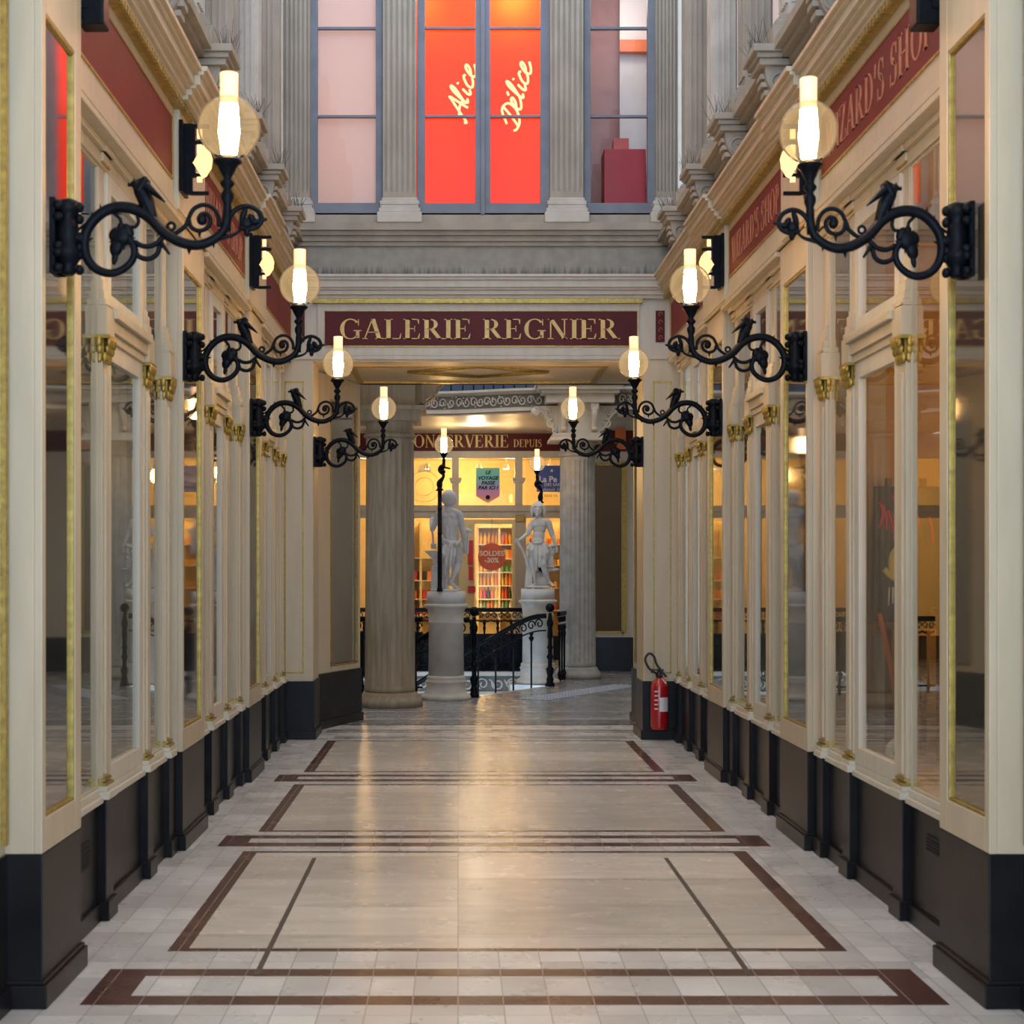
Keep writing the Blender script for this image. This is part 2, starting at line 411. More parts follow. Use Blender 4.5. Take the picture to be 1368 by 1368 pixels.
# rotunda floor with the open stairwell
WELL = [(.17, 19.25), (1.20, 20.95), (.72, 21.25), (.80, 21.88), (1.42, 21.92), (1.42, 23.9), (-2.4, 23.9), (-2.4, 20.1), (-.35, 19.75)]
def build_rotunda_floor():
    bm = B()
    outer = [(-4.5, 15.78), (4.5, 15.78), (4.5, 27.0), (-4.5, 27.0)]
    ov = [bm.verts.new((x, y, 0)) for x, y in outer]; wv = [bm.verts.new((x, y, 0)) for x, y in WELL]
    oe = [bm.edges.new((ov[i], ov[(i + 1) % 4])) for i in range(4)]
    we = [bm.edges.new((wv[i], wv[(i + 1) % len(wv)])) for i in range(len(wv))]
    bmesh.ops.triangle_fill(bm, edges=oe + we, use_beauty=True)
    # drop any face that filled the hole
    from mathutils.geometry import intersect_point_tri_2d
    def inside(p):
        c = False; n = len(WELL)
        for i in range(n):
            (x1, y1), (x2, y2) = WELL[i], WELL[(i + 1) % n]
            if (y1 > p.y) != (y2 > p.y) and p.x < (x2 - x1) * (p.y - y1) / (y2 - y1) + x1: c = not c
        return c
    for f in list(bm.faces):
        if inside(f.calc_center_median()): bm.faces.remove(f)
    for f in bm.faces:
        if f.normal.z < 0: f.normal_flip()
    struct('floor_rotunda', bm, 'fl_grey')
    # pale kerb line around the stairwell and on the near border
    bm = B()
    bx(bm, -2.4, 2.6, 16.32, 16.40, 0, .002); bx(bm, -2.4, 2.6, 17.2, 17.24, 0, .002)
    for i in range(len(WELL)):
        (x1, y1), (x2, y2) = WELL[i], WELL[(i + 1) % len(WELL)]
        d = Vector((x2 - x1, y2 - y1)).normalized(); n = Vector((d.y, -d.x)) * .09
        pts = [(x1, y1), (x2, y2), (x2 + n.x, y2 + n.y), (x1 + n.x, y1 + n.y)]
        prism(bm, pts, lambda x, y: (x, y, 0.0), lambda x, y: (x, y, .003))
    struct('trim_1', bm, 'fl_pale')
    # stairwell sides: carved fascia on the far edge, plain elsewhere
    bm = B()
    bx(bm, -2.4, 1.42, 23.9, 24.0, -.36, -.0)
    bx(bm, -2.4, 1.42, 23.84, 23.9, -.06, -.005); bx(bm, -2.4, 1.42, 23.85, 23.9, -.36, -.31)
    struct('trim_2', bm, 'stone_light')
    bm = B(); bx(bm, -2.4, 1.42, 23.895, 23.91, -.30, -.07); struct('trim_4', bm, mat('shaded_ground', (.14, .13, .11), .9))  # dark strip painting in the shade behind the carved scrolls
    bm = B()
    for k in range(16):
        x = -2.2 + k * .235; s = 1 if k % 2 else -1
        pts = [(x + .10 * t / 14 * cos(s * t * .7) , 23.885, -.19 + .10 * t / 14 * sin(s * t * .7)) for t in range(3, 15)]
        tube(bm, pts, .014, 6, 2)
        tube(bm, [(x + .1, 23.885, -.12), (x + .15, 23.885, -.19 + s * .03), (x + .2, 23.885, -.27)], .012, 6, 3)
    struct('trim_3', bm, 'stone_light')
    bm = B()
    bx(bm, -2.45, 1.5, 24.0, 24.1, -4, -.36); bx(bm, -2.5, -2.4, 20.1, 24, -4, 0); bx(bm, 1.425, 1.5, 21.95, 23.99, -4, -.001); bx(bm, .72, 1.5, 21.26, 21.95, -4, -.001)
    bx(bm, -2.5, 1.5, 19, 24, -4.1, -4)
    struct('wall_stairwell', bm, 'stone_light')
    # flight of steps leading down from the tactile strip
    t = thing('staircase', 'pale stone staircase going down between the two ball-topped newel posts', 'staircase', (0, 0, 0))
    d = Vector((-.894, .447)); e = Vector((.464, .886))
    for k in range(5):
        o = Vector((.17, 19.25)) + d * (.02 + .32 * k)
        pts = [o, o + e * 1.85, o + e * 1.85 + d * .33, o + d * .33]
        bm = B(); prism(bm, [tuple(p) for p in pts], lambda x, y: (x, y, -.17 * (k + 1) - .25), lambda x, y: (x, y, -.17 * (k + 1)))
        obj('step', bm, 'stone_light', t)
    # tactile strip
    t = thing('tactile_strip', 'studded metal tactile warning strip laid on the grey floor', 'tactile strip', (0, 0, 0))
    a = Vector((.72, 18.85)); b = Vector((2.12, 21.15)); u = (b - a).normalized(); n = Vector((u.y, -u.x))
    bm = B(); q = [a, b, b + n * .42, a + n * .42]
    prism(bm, [tuple(p) for p in q], lambda x, y: (x, y, .0005), lambda x, y: (x, y, .003)); obj('mat', bm, mat('slate_strip', (.10, .14, .20), .4), t)
    bm = B()
    for i in range(34):
        for j in range(5):
            p = a + u * (.04 + i * .0815) + n * (.04 + j * .085)
            bx(bm, p.x - .015, p.x + .015, p.y - .03, p.y + .03, .003, .009)
    o = obj('stud', bm, mat('pale_steel_studs', (.55, .58, .62), .4), t); o['kind'] = 'stuff'
build_rotunda_floor()

# ------------------------------------------------------------------ side walls
def SX(s, off): return XC + s * off
SIDE = {1: "extinguisher side", -1: 'side opposite the extinguisher'}
PIERS = [(5.59, 6.17, 1.725), (8.72, 9.46, 1.775), (11.50, 12.22, 1.775)]
BAYS = [(6.192, 8.696, ((6.99, 7.12), (7.93, 8.06), (8.52, 8.64))),
        (9.482, 11.476, ((9.98, 10.13), (10.66, 10.81), (11.31, 11.44))),
        (12.242, 14.355, ((12.80, 12.94), (13.45, 13.59), (14.10, 14.22)))]
ORD = ['third from the red-signed archway', 'second from the red-signed archway', 'next to the red-signed archway']

def pane_pier(s, k):
    y0, y1, off = PIERS[k]
    nm = ['broad cream pier with tall gilt-edged mirror, nearest', 'cream pier with tall gilt-edged mirror carrying second bracket lamp', 'cream pier with narrow gilt-edged mirror carrying third bracket lamp'][k]
    lab = {0: 'cream pier with tallest gilt-edged mirror carrying the largest bracket lamp', 1: 'middle cream mirrored pier carrying the second-largest bracket lamp', 2: 'slim cream mirrored pier, last before the archway'}[k]
    t = thing('mirror_pier', lab + ', ' + SIDE[s], 'pier', (0, 0, 0))
    def b(bm, o0, o1, *a): bx(bm, SX(s, o0), SX(s, o1), *a)
    bm = B(); b(bm, off, off + .45, y0, y1, 0.001, .56); b(bm, off - .022, off + .3, y0 - .022, y1 + .02, 0.001, .085)
    b(bm, off - .012, off + .3, y0 - .012, y1 + .01, .085, .10)
    obj('plinth', bm, 'dado', t, .004)
    zt = 4.6 if k == 0 else 3.56
    bm = B(); b(bm, off + .03, off + .45, y0, y1, .56, zt)
    ya, yb = (5.655, 6.06) if k == 0 else (y0 + .06, y1 - .09)
    za, zb = (.70, 3.63) if k == 0 else (.70, 3.32)
    for c in ((y0, ya - .014, .56, zt), (yb + .014, y1, .56, zt), (ya - .014, yb + .014, .56, za - .014), (ya - .014, yb + .014, zb + .014, zt)):
        b(bm, off, off + .031, *c)
    obj('casing', bm, 'cream', t, .004)
    bm = B(); w = .014
    for c in ((ya - w, ya, za - w, zb + w), (yb, yb + w, za - w, zb + w), (ya, yb, za - w, za), (ya, yb, zb, zb + w)):
        b(bm, off + .004, off + .03, *c)
    obj('gilt_frame', bm, 'gold', t, .004)
    bm = B(); b(bm, off + .018, off + .029, ya, yb, za, zb)
    obj('mirror', bm, 'mirror_old' if s > 0 and k == 0 else 'mirror', t)
    return t

def pilaster(s, y0, y1, t, attic=True):
    off = 1.825
    def b(bm, o0, o1, *a): bx(bm, SX(s, o0), SX(s, o1), *a)
    bm = B()
    b(bm, off + .005, 1.858, y0, y1, .62, 2.55); b(bm, off - .006, 1.85, y0 + .03, y1 - .03, .66, 2.5)
    if attic:
        b(bm, off - .02, 1.858, y0 - .012, y1 + .012, 2.665, 2.80)
        for i, (z0, z1, g) in enumerate(((2.80, 2.83, -.012), (2.83, 2.87, -.004), (2.87, 2.92, .004), (2.92, 2.95, .012))): b(bm, off + g, 1.858, y0 + g, y1 - g, z0, z1)
        b(bm, off + .025, 1.858, y0 + .02, y1 - .02, 2.95, 3.45)
        b(bm, off, 1.858, y0 - .005, y1 + .005, 3.46, 3.50); b(bm, off - .022, 1.858, y0 - .02, y1 + .02, 3.50, 3.529)
    p = obj('pilaster', bm, 'cream', t, .004)
    bm = B(); b(bm, off - .015, 1.858, y0 - .012, y1 + .012, .001, .55); b(bm, off - .032, 1.858, y0 - .026, y1 + .026, 0.001, .09)
    obj('pilaster_plinth', bm, 'dado', p, .004)
    bm = B(); b(bm, off - .03, 1.858, y0 - .02, y1 + .02, .55, .585); b(bm, off - .018, 1.858, y0 - .01, y1 + .01, .585, .61)
    obj('foot', bm, 'cream_pale', p, .003)
    bm = B(); b(bm, off - .016, 1.858, y0 - .01, y1 + .01, .61, .625); b(bm, off - .006, 1.858, y0 - .004, y1 + .004, .632, .645)
    b(bm, off - .012, 1.858, y0 - .008, y1 + .008, 2.80, 2.808); b(bm, off + .0, 1.858, y0 - .004, y1 + .004, 3.45, 3.46)
    obj('gilt_band', bm, 'gold', p)
    # gilded leaf capital
    bm = B(); b(bm, off + .0, 1.858, y0 + .005, y1 - .005, 2.545, 2.655); b(bm, off - .03, 1.858, y0 - .018, y1 + .018, 2.65, 2.666)
    w = y1 - y0; n = 4
    for r, (z, g) in enumerate(((2.565, .004), (2.605, .014), (2.635, .024))):
        for i in range(n):
            y = y0 + w * (i + (.5 if r % 2 else .2)) / n
            blob(bm, (SX(s, off - g), y, z), .012, w / n * .5, .026, seg=8, rings=6)
        for i in range(1):
            blob(bm, (SX(s, off + .02 + i * .035), y0 - g * .6, z), .016, .010, .026, seg=8, rings=6)
            blob(bm, (SX(s, off + .02 + i * .035), y1 + g * .6, z), .016, .010, .026, seg=8, rings=6)
    obj('capital', bm, 'gold', p)

def shopfront(s, k):
    y0, y1, PL = BAYS[k]
    lab = {0: 'cream shopfront with gilded capitals beneath the big red sign', 1: 'middle cream shopfront bay with gilded capitals', 2: 'last cream shopfront bay before the archway'}[k]
    t = thing('shopfront', lab + ', ' + SIDE[s], 'shopfront')
    def b(bm, o0, o1, *a): bx(bm, SX(s, o0), SX(s, o1), *a)
    bm = B(); b(bm, 1.848, 2.0, y0, y1, 0.001, .535); b(bm, 1.828, 2.0, y0, y1, 0.001, .085); obj('dado', bm, 'dado', t, .004)
    bm = B(); b(bm, 1.822, 2.02, y0, y1, .535, .565); b(bm, 1.838, 2.02, y0, y1, .565, .60); obj('sill', bm, 'cream_pale', t, .004)
    for p in PL: pilaster(s, p[0], p[1], t)
    # transom between first two pilasters, attic cornice, sash frames
    a, c = PL[0][1], PL[1][0]
    bm = B(); b(bm, 1.825, 1.9, a, c, 2.66, 2.70); b(bm, 1.81, 1.9, a, c, 2.70, 2.76); b(bm, 1.785, 1.9, a, c, 2.76, 2.80); obj('transom', bm, 'cream', t, .004)
    bm = B(); b(bm, 1.835, 2.0, y0, y1, 3.44, 3.50); b(bm, 1.81, 2.0, y0, y1, 3.50, 3.53); b(bm, 1.752, 2.0, y0, y1, 3.53, 3.561); obj('attic_cornice', bm, 'cream', t, .004)
    zones = [(y0, PL[0][0]), (PL[0][1], PL[1][0]), (PL[1][1], PL[2][0])]
    for i, (u, v) in enumerate(zones):
        bands = [(.60, 2.66), (2.80, 3.44)] if i == 1 else [(.60, 3.44)]
        for za, zb in bands:
            w = .085 if i == 1 else .012
            bm = B()
            for q in ((u, u + w, za, zb), (v - w, v, za, zb), (u + w, v - w, za, za + w), (u + w, v - w, zb - w, zb)): b(bm, 1.838 if i == 1 else 1.85, 1.88, *q)
            f = obj('sash', bm, 'cream_pale' if i == 1 else 'cream', t, .003)
            bm = B(); b(bm, 1.856, 1.862, u + w, v - w, za + w, zb - w); obj('pane', bm, 'glass', f)
    # small ventilation grille in the dado
    vy = {(-1, 0): (6.62, 6.80, .28, .40), (-1, 1): (9.62, 9.8, .2, .36), (1, 0): (6.42, 6.72, .37, .44)}.get((s, k))
    if vy:
        bm = B(); b(bm, 1.842, 1.85, *vy)
        for j in range(5): z = vy[2] + (vy[3] - vy[2]) * (j + .5) / 5; b(bm, 1.838, 1.843, vy[0], vy[1], z - .004, z + .004)
        obj('vent_grille', bm, 'dark', t)

for s in (-1, 1):
    for k in range(3):
        pane_pier(s, k); shopfront(s, k)

WH = 7.7
def side_walls(s):
    nm = 'left' if s < 0 else 'right'
    def b(bm, o0, o1, *a): bx(bm, SX(s, o0), SX(s, o1), *a)
    # behind the camera and outer skin of the shops
    bm = B(); b(bm, 1.86, 2.1, 1.5, 5.59, .56, 4.6); struct('wall_' + nm + '_entrance', bm, 'cream')
    bm = B(); b(bm, 1.85, 2.1, 1.5, 5.59, 0.001, .56); b(bm, 1.83, 2.1, 1.5, 5.57, 0.001, .085); struct('baseboard_' + nm, bm, 'dado')
    bm = B(); b(bm, 1.84, 1.86, 5.53, 5.565, .6, 4.5); struct('trim_%d' % (20 + s), bm, 'gold')
    bm = B(); b(bm, 3.6, 3.7, 5.6, 14.35, 0, 4.1); b(bm, 2.31, 3.7, 5.6, 14.35, 3.58, 3.62); b(bm, 2.03, 3.7, 6.2, 14.35, .50, .56)
    for y in (6.1, 8.95, 11.75, 14.31): b(bm, 2.24, 3.7, y, y + .04, .5, 3.6)
    o = struct('wall_' + nm + '_interior', bm, 'interior')
    # entablature
    bm = B(); b(bm, 1.765, 2.3, 6.175, 14.355, 3.562, 4.13)
    for a, c in ((8.40, 9.25), (11.22, 12.2)): b(bm, 1.735, 1.8, a, c, 3.57, 4.13)
    b(bm, 1.75, 1.8, 6.175, 14.355, 3.562, 3.60)
    struct('wall_' + nm + '_fascia', bm, 'cream', .003)
    bm = B(); b(bm, 1.715, 1.8, 6.0, 14.32, 4.115, 4.155)
    y = 6.0
    while y < 14.3: b(bm, 1.705, 1.72, y, y + .028, 4.118, 4.152); y += .056
    struct('trim_%d' % (24 + s), bm, 'gold')
    bm = B()
    for z0, z1, o in ((4.155, 4.18, 1.71), (4.18, 4.215, 1.69), (4.215, 4.235, 1.665), (4.235, 4.29, 1.645), (4.29, 4.31, 1.625), (4.31, 4.335, 1.605)): b(bm, o, 2.3, 3.0, 14.3, z0, z1)
    for a, c in ((8.35, 9.25), (11.2, 12.15)):
        for z0, z1, o in ((4.155, 4.18, 1.68), (4.18, 4.215, 1.66), (4.215, 4.235, 1.635), (4.235, 4.29, 1.615), (4.29, 4.31, 1.595), (4.31, 4.337, 1.575)): b(bm, o, 1.8, a, c, z0, z1)
    struct('trim_%d' % (28 + s), bm, 'cream', .002)
    # stone attic storey
    bm = B(); b(bm, 1.86, 2.4, 1.5, 14.9, 4.335, 4.70); b(bm, 1.98, 2.4, 1.5, 14.74, 4.70, WH)
    struct('wall_' + nm, bm, 'stone')
    bm = B()
    for z0, z1, o in ((4.66, 4.70, 1.80), (4.70, 4.74, 1.75), (4.74, 4.80, 1.70)): b(bm, o, 2.3, 3, 14.75, z0, z1)
    struct('trim_%d' % (32 + s), bm, 'stone')
    # recessed tall windows between the stone pilasters
    ys = [13.6, 12.2, 10.85, 9.45, 8.1, 6.75]
    for i, y in enumerate(ys[:5]):
        a, c = ys[i + 1] + .2, y - .2
        bm = B(); b(bm, 1.965, 1.985, a, c, 4.98, 7.5); struct('window_%d' % (10 + i + (10 if s > 0 else 0)), bm, 'frame')
        bm = B(); b(bm, 1.955, 1.966, a + .09, c - .09, 5.1, 7.4); struct('window_%d_blind' % (10 + i + (10 if s > 0 else 0)), bm, 'blind')
    nth = ['first', 'second', 'third', 'fourth', 'fifth', 'sixth']
    for i, y in enumerate(ys):
        # scroll console with its slab
        t = thing('scroll_console', 'carved stone scroll console, %s from the windowed wall, %s' % (nth[i], SIDE[s]), 'console', group='stone scroll consoles above the shop cornices')
        bm = B()
        b(bm, 1.60, 1.9, y - .16, y + .16, 4.70, 4.73); b(bm, 1.575, 1.9, y - .185, y + .185, 4.73, 4.775); b(bm, 1.62, 1.9, y - .14, y + .14, 4.66, 4.70)
        obj('slab', bm, 'stone', t, .004)
        bm = B(); pts = []
        for a in range(0, 13): q = a / 12; pts.append((1.90 - .24 * (1 - (1 - q) ** 2.2), 4.34 + .32 * q))
        pts += [(1.9, 4.66)]
        prism(bm, [(p[0], p[1]) for p in pts], lambda o, z: (SX(s, o), y - .10, z), lambda o, z: (SX(s, o), y + .10, z))
        for yy in (y - .105, y + .105):
            for cz, rr, co in ((4.56, .075, 1.75), (4.40, .04, 1.85)):
                sp = [(SX(s, co + rr * (1 - .06 * j) * cos(j * .6)), yy, cz + rr * (1 - .06 * j) * sin(j * .6)) for j in range(15)]
                tube(bm, sp, .012, 6, 2)
        for j in range(5): b(bm, 1.64 + .012 * j * j * .5, 1.7 + .02 * j, y - .06, y + .06, 4.60 - .05 * j, 4.63 - .05 * j)
        obj('scroll', bm, 'stone', t)
        # pilaster standing on it
        t = thing('stone_pilaster', 'fluted stone pilaster over the %s console from the windowed wall, %s' % (nth[i], SIDE[s]), 'pilaster', group='fluted stone pilasters of the upper storey')
        bm = B(); b(bm, 1.70, 1.979, y - .15, y + .15, 4.801, 4.90); b(bm, 1.72, 1.979, y - .14, y + .14, 4.90, 4.94); b(bm, 1.75, 1.979, y - .125, y + .125, 4.94, 4.98)
        obj('base', bm, 'stone', t, .006)
        bm = B(); b(bm, 1.80, 1.979, y - .11, y + .11, 4.98, 7.6)
        for j in range(5): yy = y - .09 + j * .045; b(bm, 1.785, 1.81, yy - .012, yy + .012, 5.05, 7.5)
        for j in range(4): oo = 1.83 + j * .045; b(bm, oo - .012, oo + .012, y - .12, y + .12, 5.05, 7.5)
        obj('shaft', bm, 'stone_light' if i % 2 else 'stone', t)
        bm = B()
        for j in range(26):
            px_, py_ = random.uniform(1.585, 1.68), y + random.uniform(-.17, .17)
            dx, dy = random.uniform(-.07, .07), random.uniform(-.07, .07)
            tube(bm, [(SX(s, px_), py_, 4.776), (SX(s, px_ + dx), py_ + dy, 4.776 + random.uniform(.08, .16))], .0016, 3, 1)
        o = obj('bird_spikes', bm, 'steel_strip'); tag(o, 'bird spikes on the %s console slab from the windowed wall, %s' % (nth[i], SIDE[s]), 'bird spikes', 'wire bird spikes on the stone slabs'); o['kind'] = 'stuff'
for s in (-1, 1): side_walls(s)

# blinds / curtains behind the panes
def curtain(s, y0, y1, off, m, label, z0=.6, z1=3.4):
    bm = B(); n = max(8, int((y1 - y0) / .03)); a = []
    for i in range(n + 1):
        y = y0 + (y1 - y0) * i / n; o = off + .018 * sin(i * 1.3) + .008 * sin(i * 2.9)
        a.append([bm.verts.new((SX(s, o), y, z)) for z in (z0, z1)])
    for i in range(n): bm.faces.new((a[i][0], a[i + 1][0], a[i + 1][1], a[i][1])).smooth = True
    o = obj('curtain', bm, m); sd = o.modifiers.new('s', 'SOLIDIFY'); sd.thickness = .004
    tag(o, label, 'curtain'); return o
GB = mat('grey_beige_lining', (.42, .41, .36), .8, var=.08, streak=(10, 10, .3)); 
for k in range(3):
    a, c, _ = BAYS[k]
    curtain(-1, a + .05, c - .05, 2.09, GB, 'grey-beige curtain behind the %s shopfront from the archway, opposite the extinguisher' % ['third', 'second', 'first'][k])
for k in (1, 2):
    a, c, _ = BAYS[k]
    curtain(1, a + .05, c - .05, 2.12, M['curtain'], "sand curtain behind the %s shopfront from the archway, extinguisher side" % ['', 'second', 'first'][k])
curtain(1, 6.23, 6.30, 2.06, M['curtain'], 'narrow sand curtain drawn beside the biggest mirrored pier')
curtain(1, 8.55, 8.68, 2.06, M['curtain'], 'sand curtain beside the middle pier behind the wizard shop window')
bm = B(); bx(bm, SX(1, 3.3), SX(1, 3.58), 6.15, 8.94, .56, 3.5); bx(bm, SX(1, 2.1), SX(1, 3.58), 8.90, 8.945, .56, 3.5); struct('wall_wizard_shop', bm, 'interior_warm')

# objects in the lit shop window
def painting():
    t = thing('painting', 'dark canvas with red strokes and a pale yellow-green bird shape in shop window', 'painting', (2.27, 8.35, 0), radians(8))
    bm = B(); bx(bm, 0, .42, 0, .025, 1.31, 2.05); obj('canvas', bm, mat('black_canvas', (.02, .022, .025), .5, var=.5), t)
    R1 = random.Random(3)
    bm = B()
    for i in range(9):
        x = R1.uniform(.02, .36); z = R1.uniform(1.78, 2.0); tube(bm, [(x, -.002, z), (x + .02, -.003, z - .06), (x + R1.uniform(-.02, .05), -.002, z - .14)], .010, 5, 3, .3)
    obj('red_strokes', bm, mat('red_paint', (.45, .02, .03), .5), t)
    bm = B(); blob(bm, (.12, -.003, 1.63), .05, .004, .09); tube(bm, [(.05, -.003, 1.6), (.1, -.004, 1.55), (.16, -.004, 1.58), (.2, -.003, 1.5)], .018, 6, 3, .3); obj('bird_shape', bm, mat('ochre_paint', (.5, .42, .12), .5), t)
    bm = B()
    for i in range(6): tube(bm, [(.08 + i * .02, -.003, 1.5), (.075 + i * .022, -.003, 1.40 + .01 * (i % 3))], .006, 5, 1, .3)
    obj('pale_drips', bm, mat('pale_green_paint', (.4, .5, .4), .5), t)
    bm = B(); bx(bm, .1, .13, .03, .06, .57, 2.1); bx(bm, .3, .33, .03, .06, .57, 2.1); bx(bm, -.02, .44, -.06, .06, 1.27, 1.305)
    e = obj('easel', bm, 'wood'); e.location = (2.265, 8.40, 0); e.rotation_euler = (0, 0, radians(8)); tag(e, 'brown wooden easel holding the dark canvas in the shop window', 'easel')
painting()
def shop_things():
    t = thing('ginger_jar', 'pale lidded jar with a dark round label on the window ledge', 'jar', (2.32, 8.06, .562))
    bm = B(); lathe(bm, [(.035, 0), (.055, .02), (.075, .07), (.07, .11), (.045, .14), (.03, .15), (.03, .17)], seg=20); obj('body', bm, mat('jar_glaze', (.55, .56, .42), .2), t)
    bm = B(); lathe(bm, [(.034, .17), (.036, .185), (.012, .195), (.012, .21), (.001, .22)], seg=16); obj('lid', bm, 'gold', t)
    bm = B(); blob(bm, (-.02, -.068, .075), .035, .008, .035); obj('round_label', bm, 'navy', t)
    bm = B(); tube(bm, [(2.25, 8.2, 1.36), (2.30, 8.25, 1.2), (2.36, 8.3, .95)], .013, 8, 4); tag(obj('wand_case', bm, mat('orange_case', (.5, .12, .02), .4)), 'orange patterned case leaning below the dark canvas', 'case')
    bm = B(); prism(bm, [(0, 0), (.10, .03), (.19, .01), (.19, -.0), (.1, .015), (0, -.01)], lambda u, v: (2.25 + u, 6.95, .60 + v * 1.4), lambda u, v: (2.25 + u, 7.2, .60 + v * 1.4)); tag(obj('open_book', bm, mat('gilt_paper', (.6, .45, .2), .5)), 'open gilt-edged book lying on the shop window ledge', 'book')
    bm = B()
    for i in range(26):
        a = random.uniform(0, 6.28); r = random.uniform(.01, .09); tube(bm, [(2.33, 6.6, .563), (2.33 + r * cos(a), 6.6 + r * sin(a) * 1.6, .60 + random.uniform(0, .1))], .004, 4, 1); 
    o = obj('dried_flowers', bm, mat('rosy_dried_flowers', (.30, .14, .12), .8)); tag(o, 'bunch of rosy dried flowers on the ledge beside the mirrored pier', 'flowers')
    t = thing('display_cabinet', 'brown wooden display cabinet standing inside the lit shop', 'cabinet', (0, 0, 0))
    bm = B(); bx(bm, 2.6, 3.3, 7.95, 8.35, .561, 1.35); obj('body', bm, 'wood', t, .005)
    bm = B(); bx(bm, 2.57, 3.33, 7.92, 8.38, 1.35, 1.39); obj('top', bm, 'wood', t, .005)
shop_things()

# ------------------------------------------------------------------ sign boards on the side fascias
def side_sign(s, y0, y1, txt, label):
    t = thing('sign_board', label, 'sign')
    o = 1.765 - .004
    bm = B(); bx(bm, SX(s, o), SX(s, o + .01), y0, y1, 3.725, 4.045); obj('panel', bm, 'red_sign', t)
    bm = B(); w = .012
    for c in ((y0 - w, y0, 3.725 - w, 4.045 + w), (y1, y1 + w, 3.725 - w, 4.045 + w), (y0, y1, 3.713, 3.725), (y0, y1, 4.045, 4.057)): bx(bm, SX(s, o - .004), SX(s, o + .01), *c)
    obj('gilt_border', bm, 'gold', t)
    if txt:
        L = y1 - y0 - .22
        if s > 0:   # read from inside the passage: text starts at the far end
            letters('lettering', txt, L, .19, lambda u, v, d: (SX(s, o - d), y1 - .11 - u, 3.79 + v), 'letter_faded', t, .003)
        else:
            letters('lettering', txt, L, .19, lambda u, v, d: (SX(s, o - d), y0 + .11 + u, 3.79 + v), 'letter_faded', t, .003)
side_sign(1, 6.25, 8.32, "WIZARD'S SHOP", "long brick-red sign board with faded WIZARD'S SHOP lettering next to the biggest mirrored pier")
side_sign(1, 9.30, 11.15, "WIZARD'S SHOP", "shorter-looking red WIZARD'S SHOP sign board, farther along towards the archway")
side_sign(1, 12.27, 14.2, "", 'plain red fascia board beside the archway above the fire extinguisher')
side_sign(-1, 6.25, 8.32, "", 'plain brick-red fascia board opposite the long faded shop sign')
side_sign(-1, 9.30, 11.15, "WIZARD'S SHOP", 'red fascia sign opposite the fire extinguisher side, between second and third bracket lamps')
side_sign(-1, 12.27, 14.2, "", 'plain red fascia board beside the archway, opposite the fire extinguisher')

# projecting black light fittings with pleated lit fans
def fan_light(s, y, nth):
    t = thing('fan_light', 'black wall light with glowing fan, %s from the archway, %s' % (nth, SIDE[s]), 'wall light', (SX(s, 1.735), y, 3.86), 0, 'black fan lights on the fascia')
    q = -s
    bm = B(); bx(bm, 0, q * .02, -.09, .09, -.195, .195); bx(bm, q * .02, q * .06, -.012, .012, -.195, .195); bx(bm, q * .06, q * .075, -.012, .012, -.1, .19)
    for z in (-.19, -.09, .0, .09, .18): bx(bm, q * .05, q * .15, -.010, .010, z - .008, z + .012)
    obj('bracket_plate', bm, 'iron', t)
    bm = B()
    c = Vector((q * .062, 0, -.02)); n = 9
    for i in range(n):
        a0, a1 = radians(-58 + 116 * i / n), radians(-58 + 116 * (i + 1) / n)
        r = .112; y0_, y1_ = (-.02, -.035) if i % 2 else (-.035, -.02)
        for dy in (0,):
            vs = [bm.verts.new(c + Vector((0, -.01, 0))), bm.verts.new(c + Vector((q * r * cos(a0), y0_, r * sin(a0)))), bm.verts.new(c + Vector((q * r * cos(a1), y1_, r * sin(a1))))]
            bm.faces.new(vs)
    o = obj('fan_shade', bm, emis('lit_parchment_fan', (1, .58, .24), 1.35), t); sd = o.modifiers.new('s', 'SOLIDIFY'); sd.thickness = .003
    bm = B()
    for z in (.115, .03, -.125): bx(bm, q * .085, q * .112, -.009, .009, z, z + .05)
    obj('lit_slots', bm, emis('lit_slots', (1, .6, .25), 1.6), t)
for s in (-1, 1):
    fan_light(s, 8.47, 'second'); fan_light(s, 11.3, 'first')
for s in (-1, 1):
    t = thing('floodlight', 'black box floodlight high on the first mirrored pier, ' + SIDE[s], 'floodlight')
    x0 = SX(s, 1.725 + .10 * 0); bm = B()
    bx(bm, SX(s, 1.64), SX(s, 1.745), 6.185, 6.30, 3.80, 4.02); obj('housing', bm, 'iron', t, .01)
    bm = B(); bx(bm, SX(s, 1.70), SX(s, 1.74), 6.176, 6.19, 3.86, 3.90); obj('bracket', bm, 'iron', t)

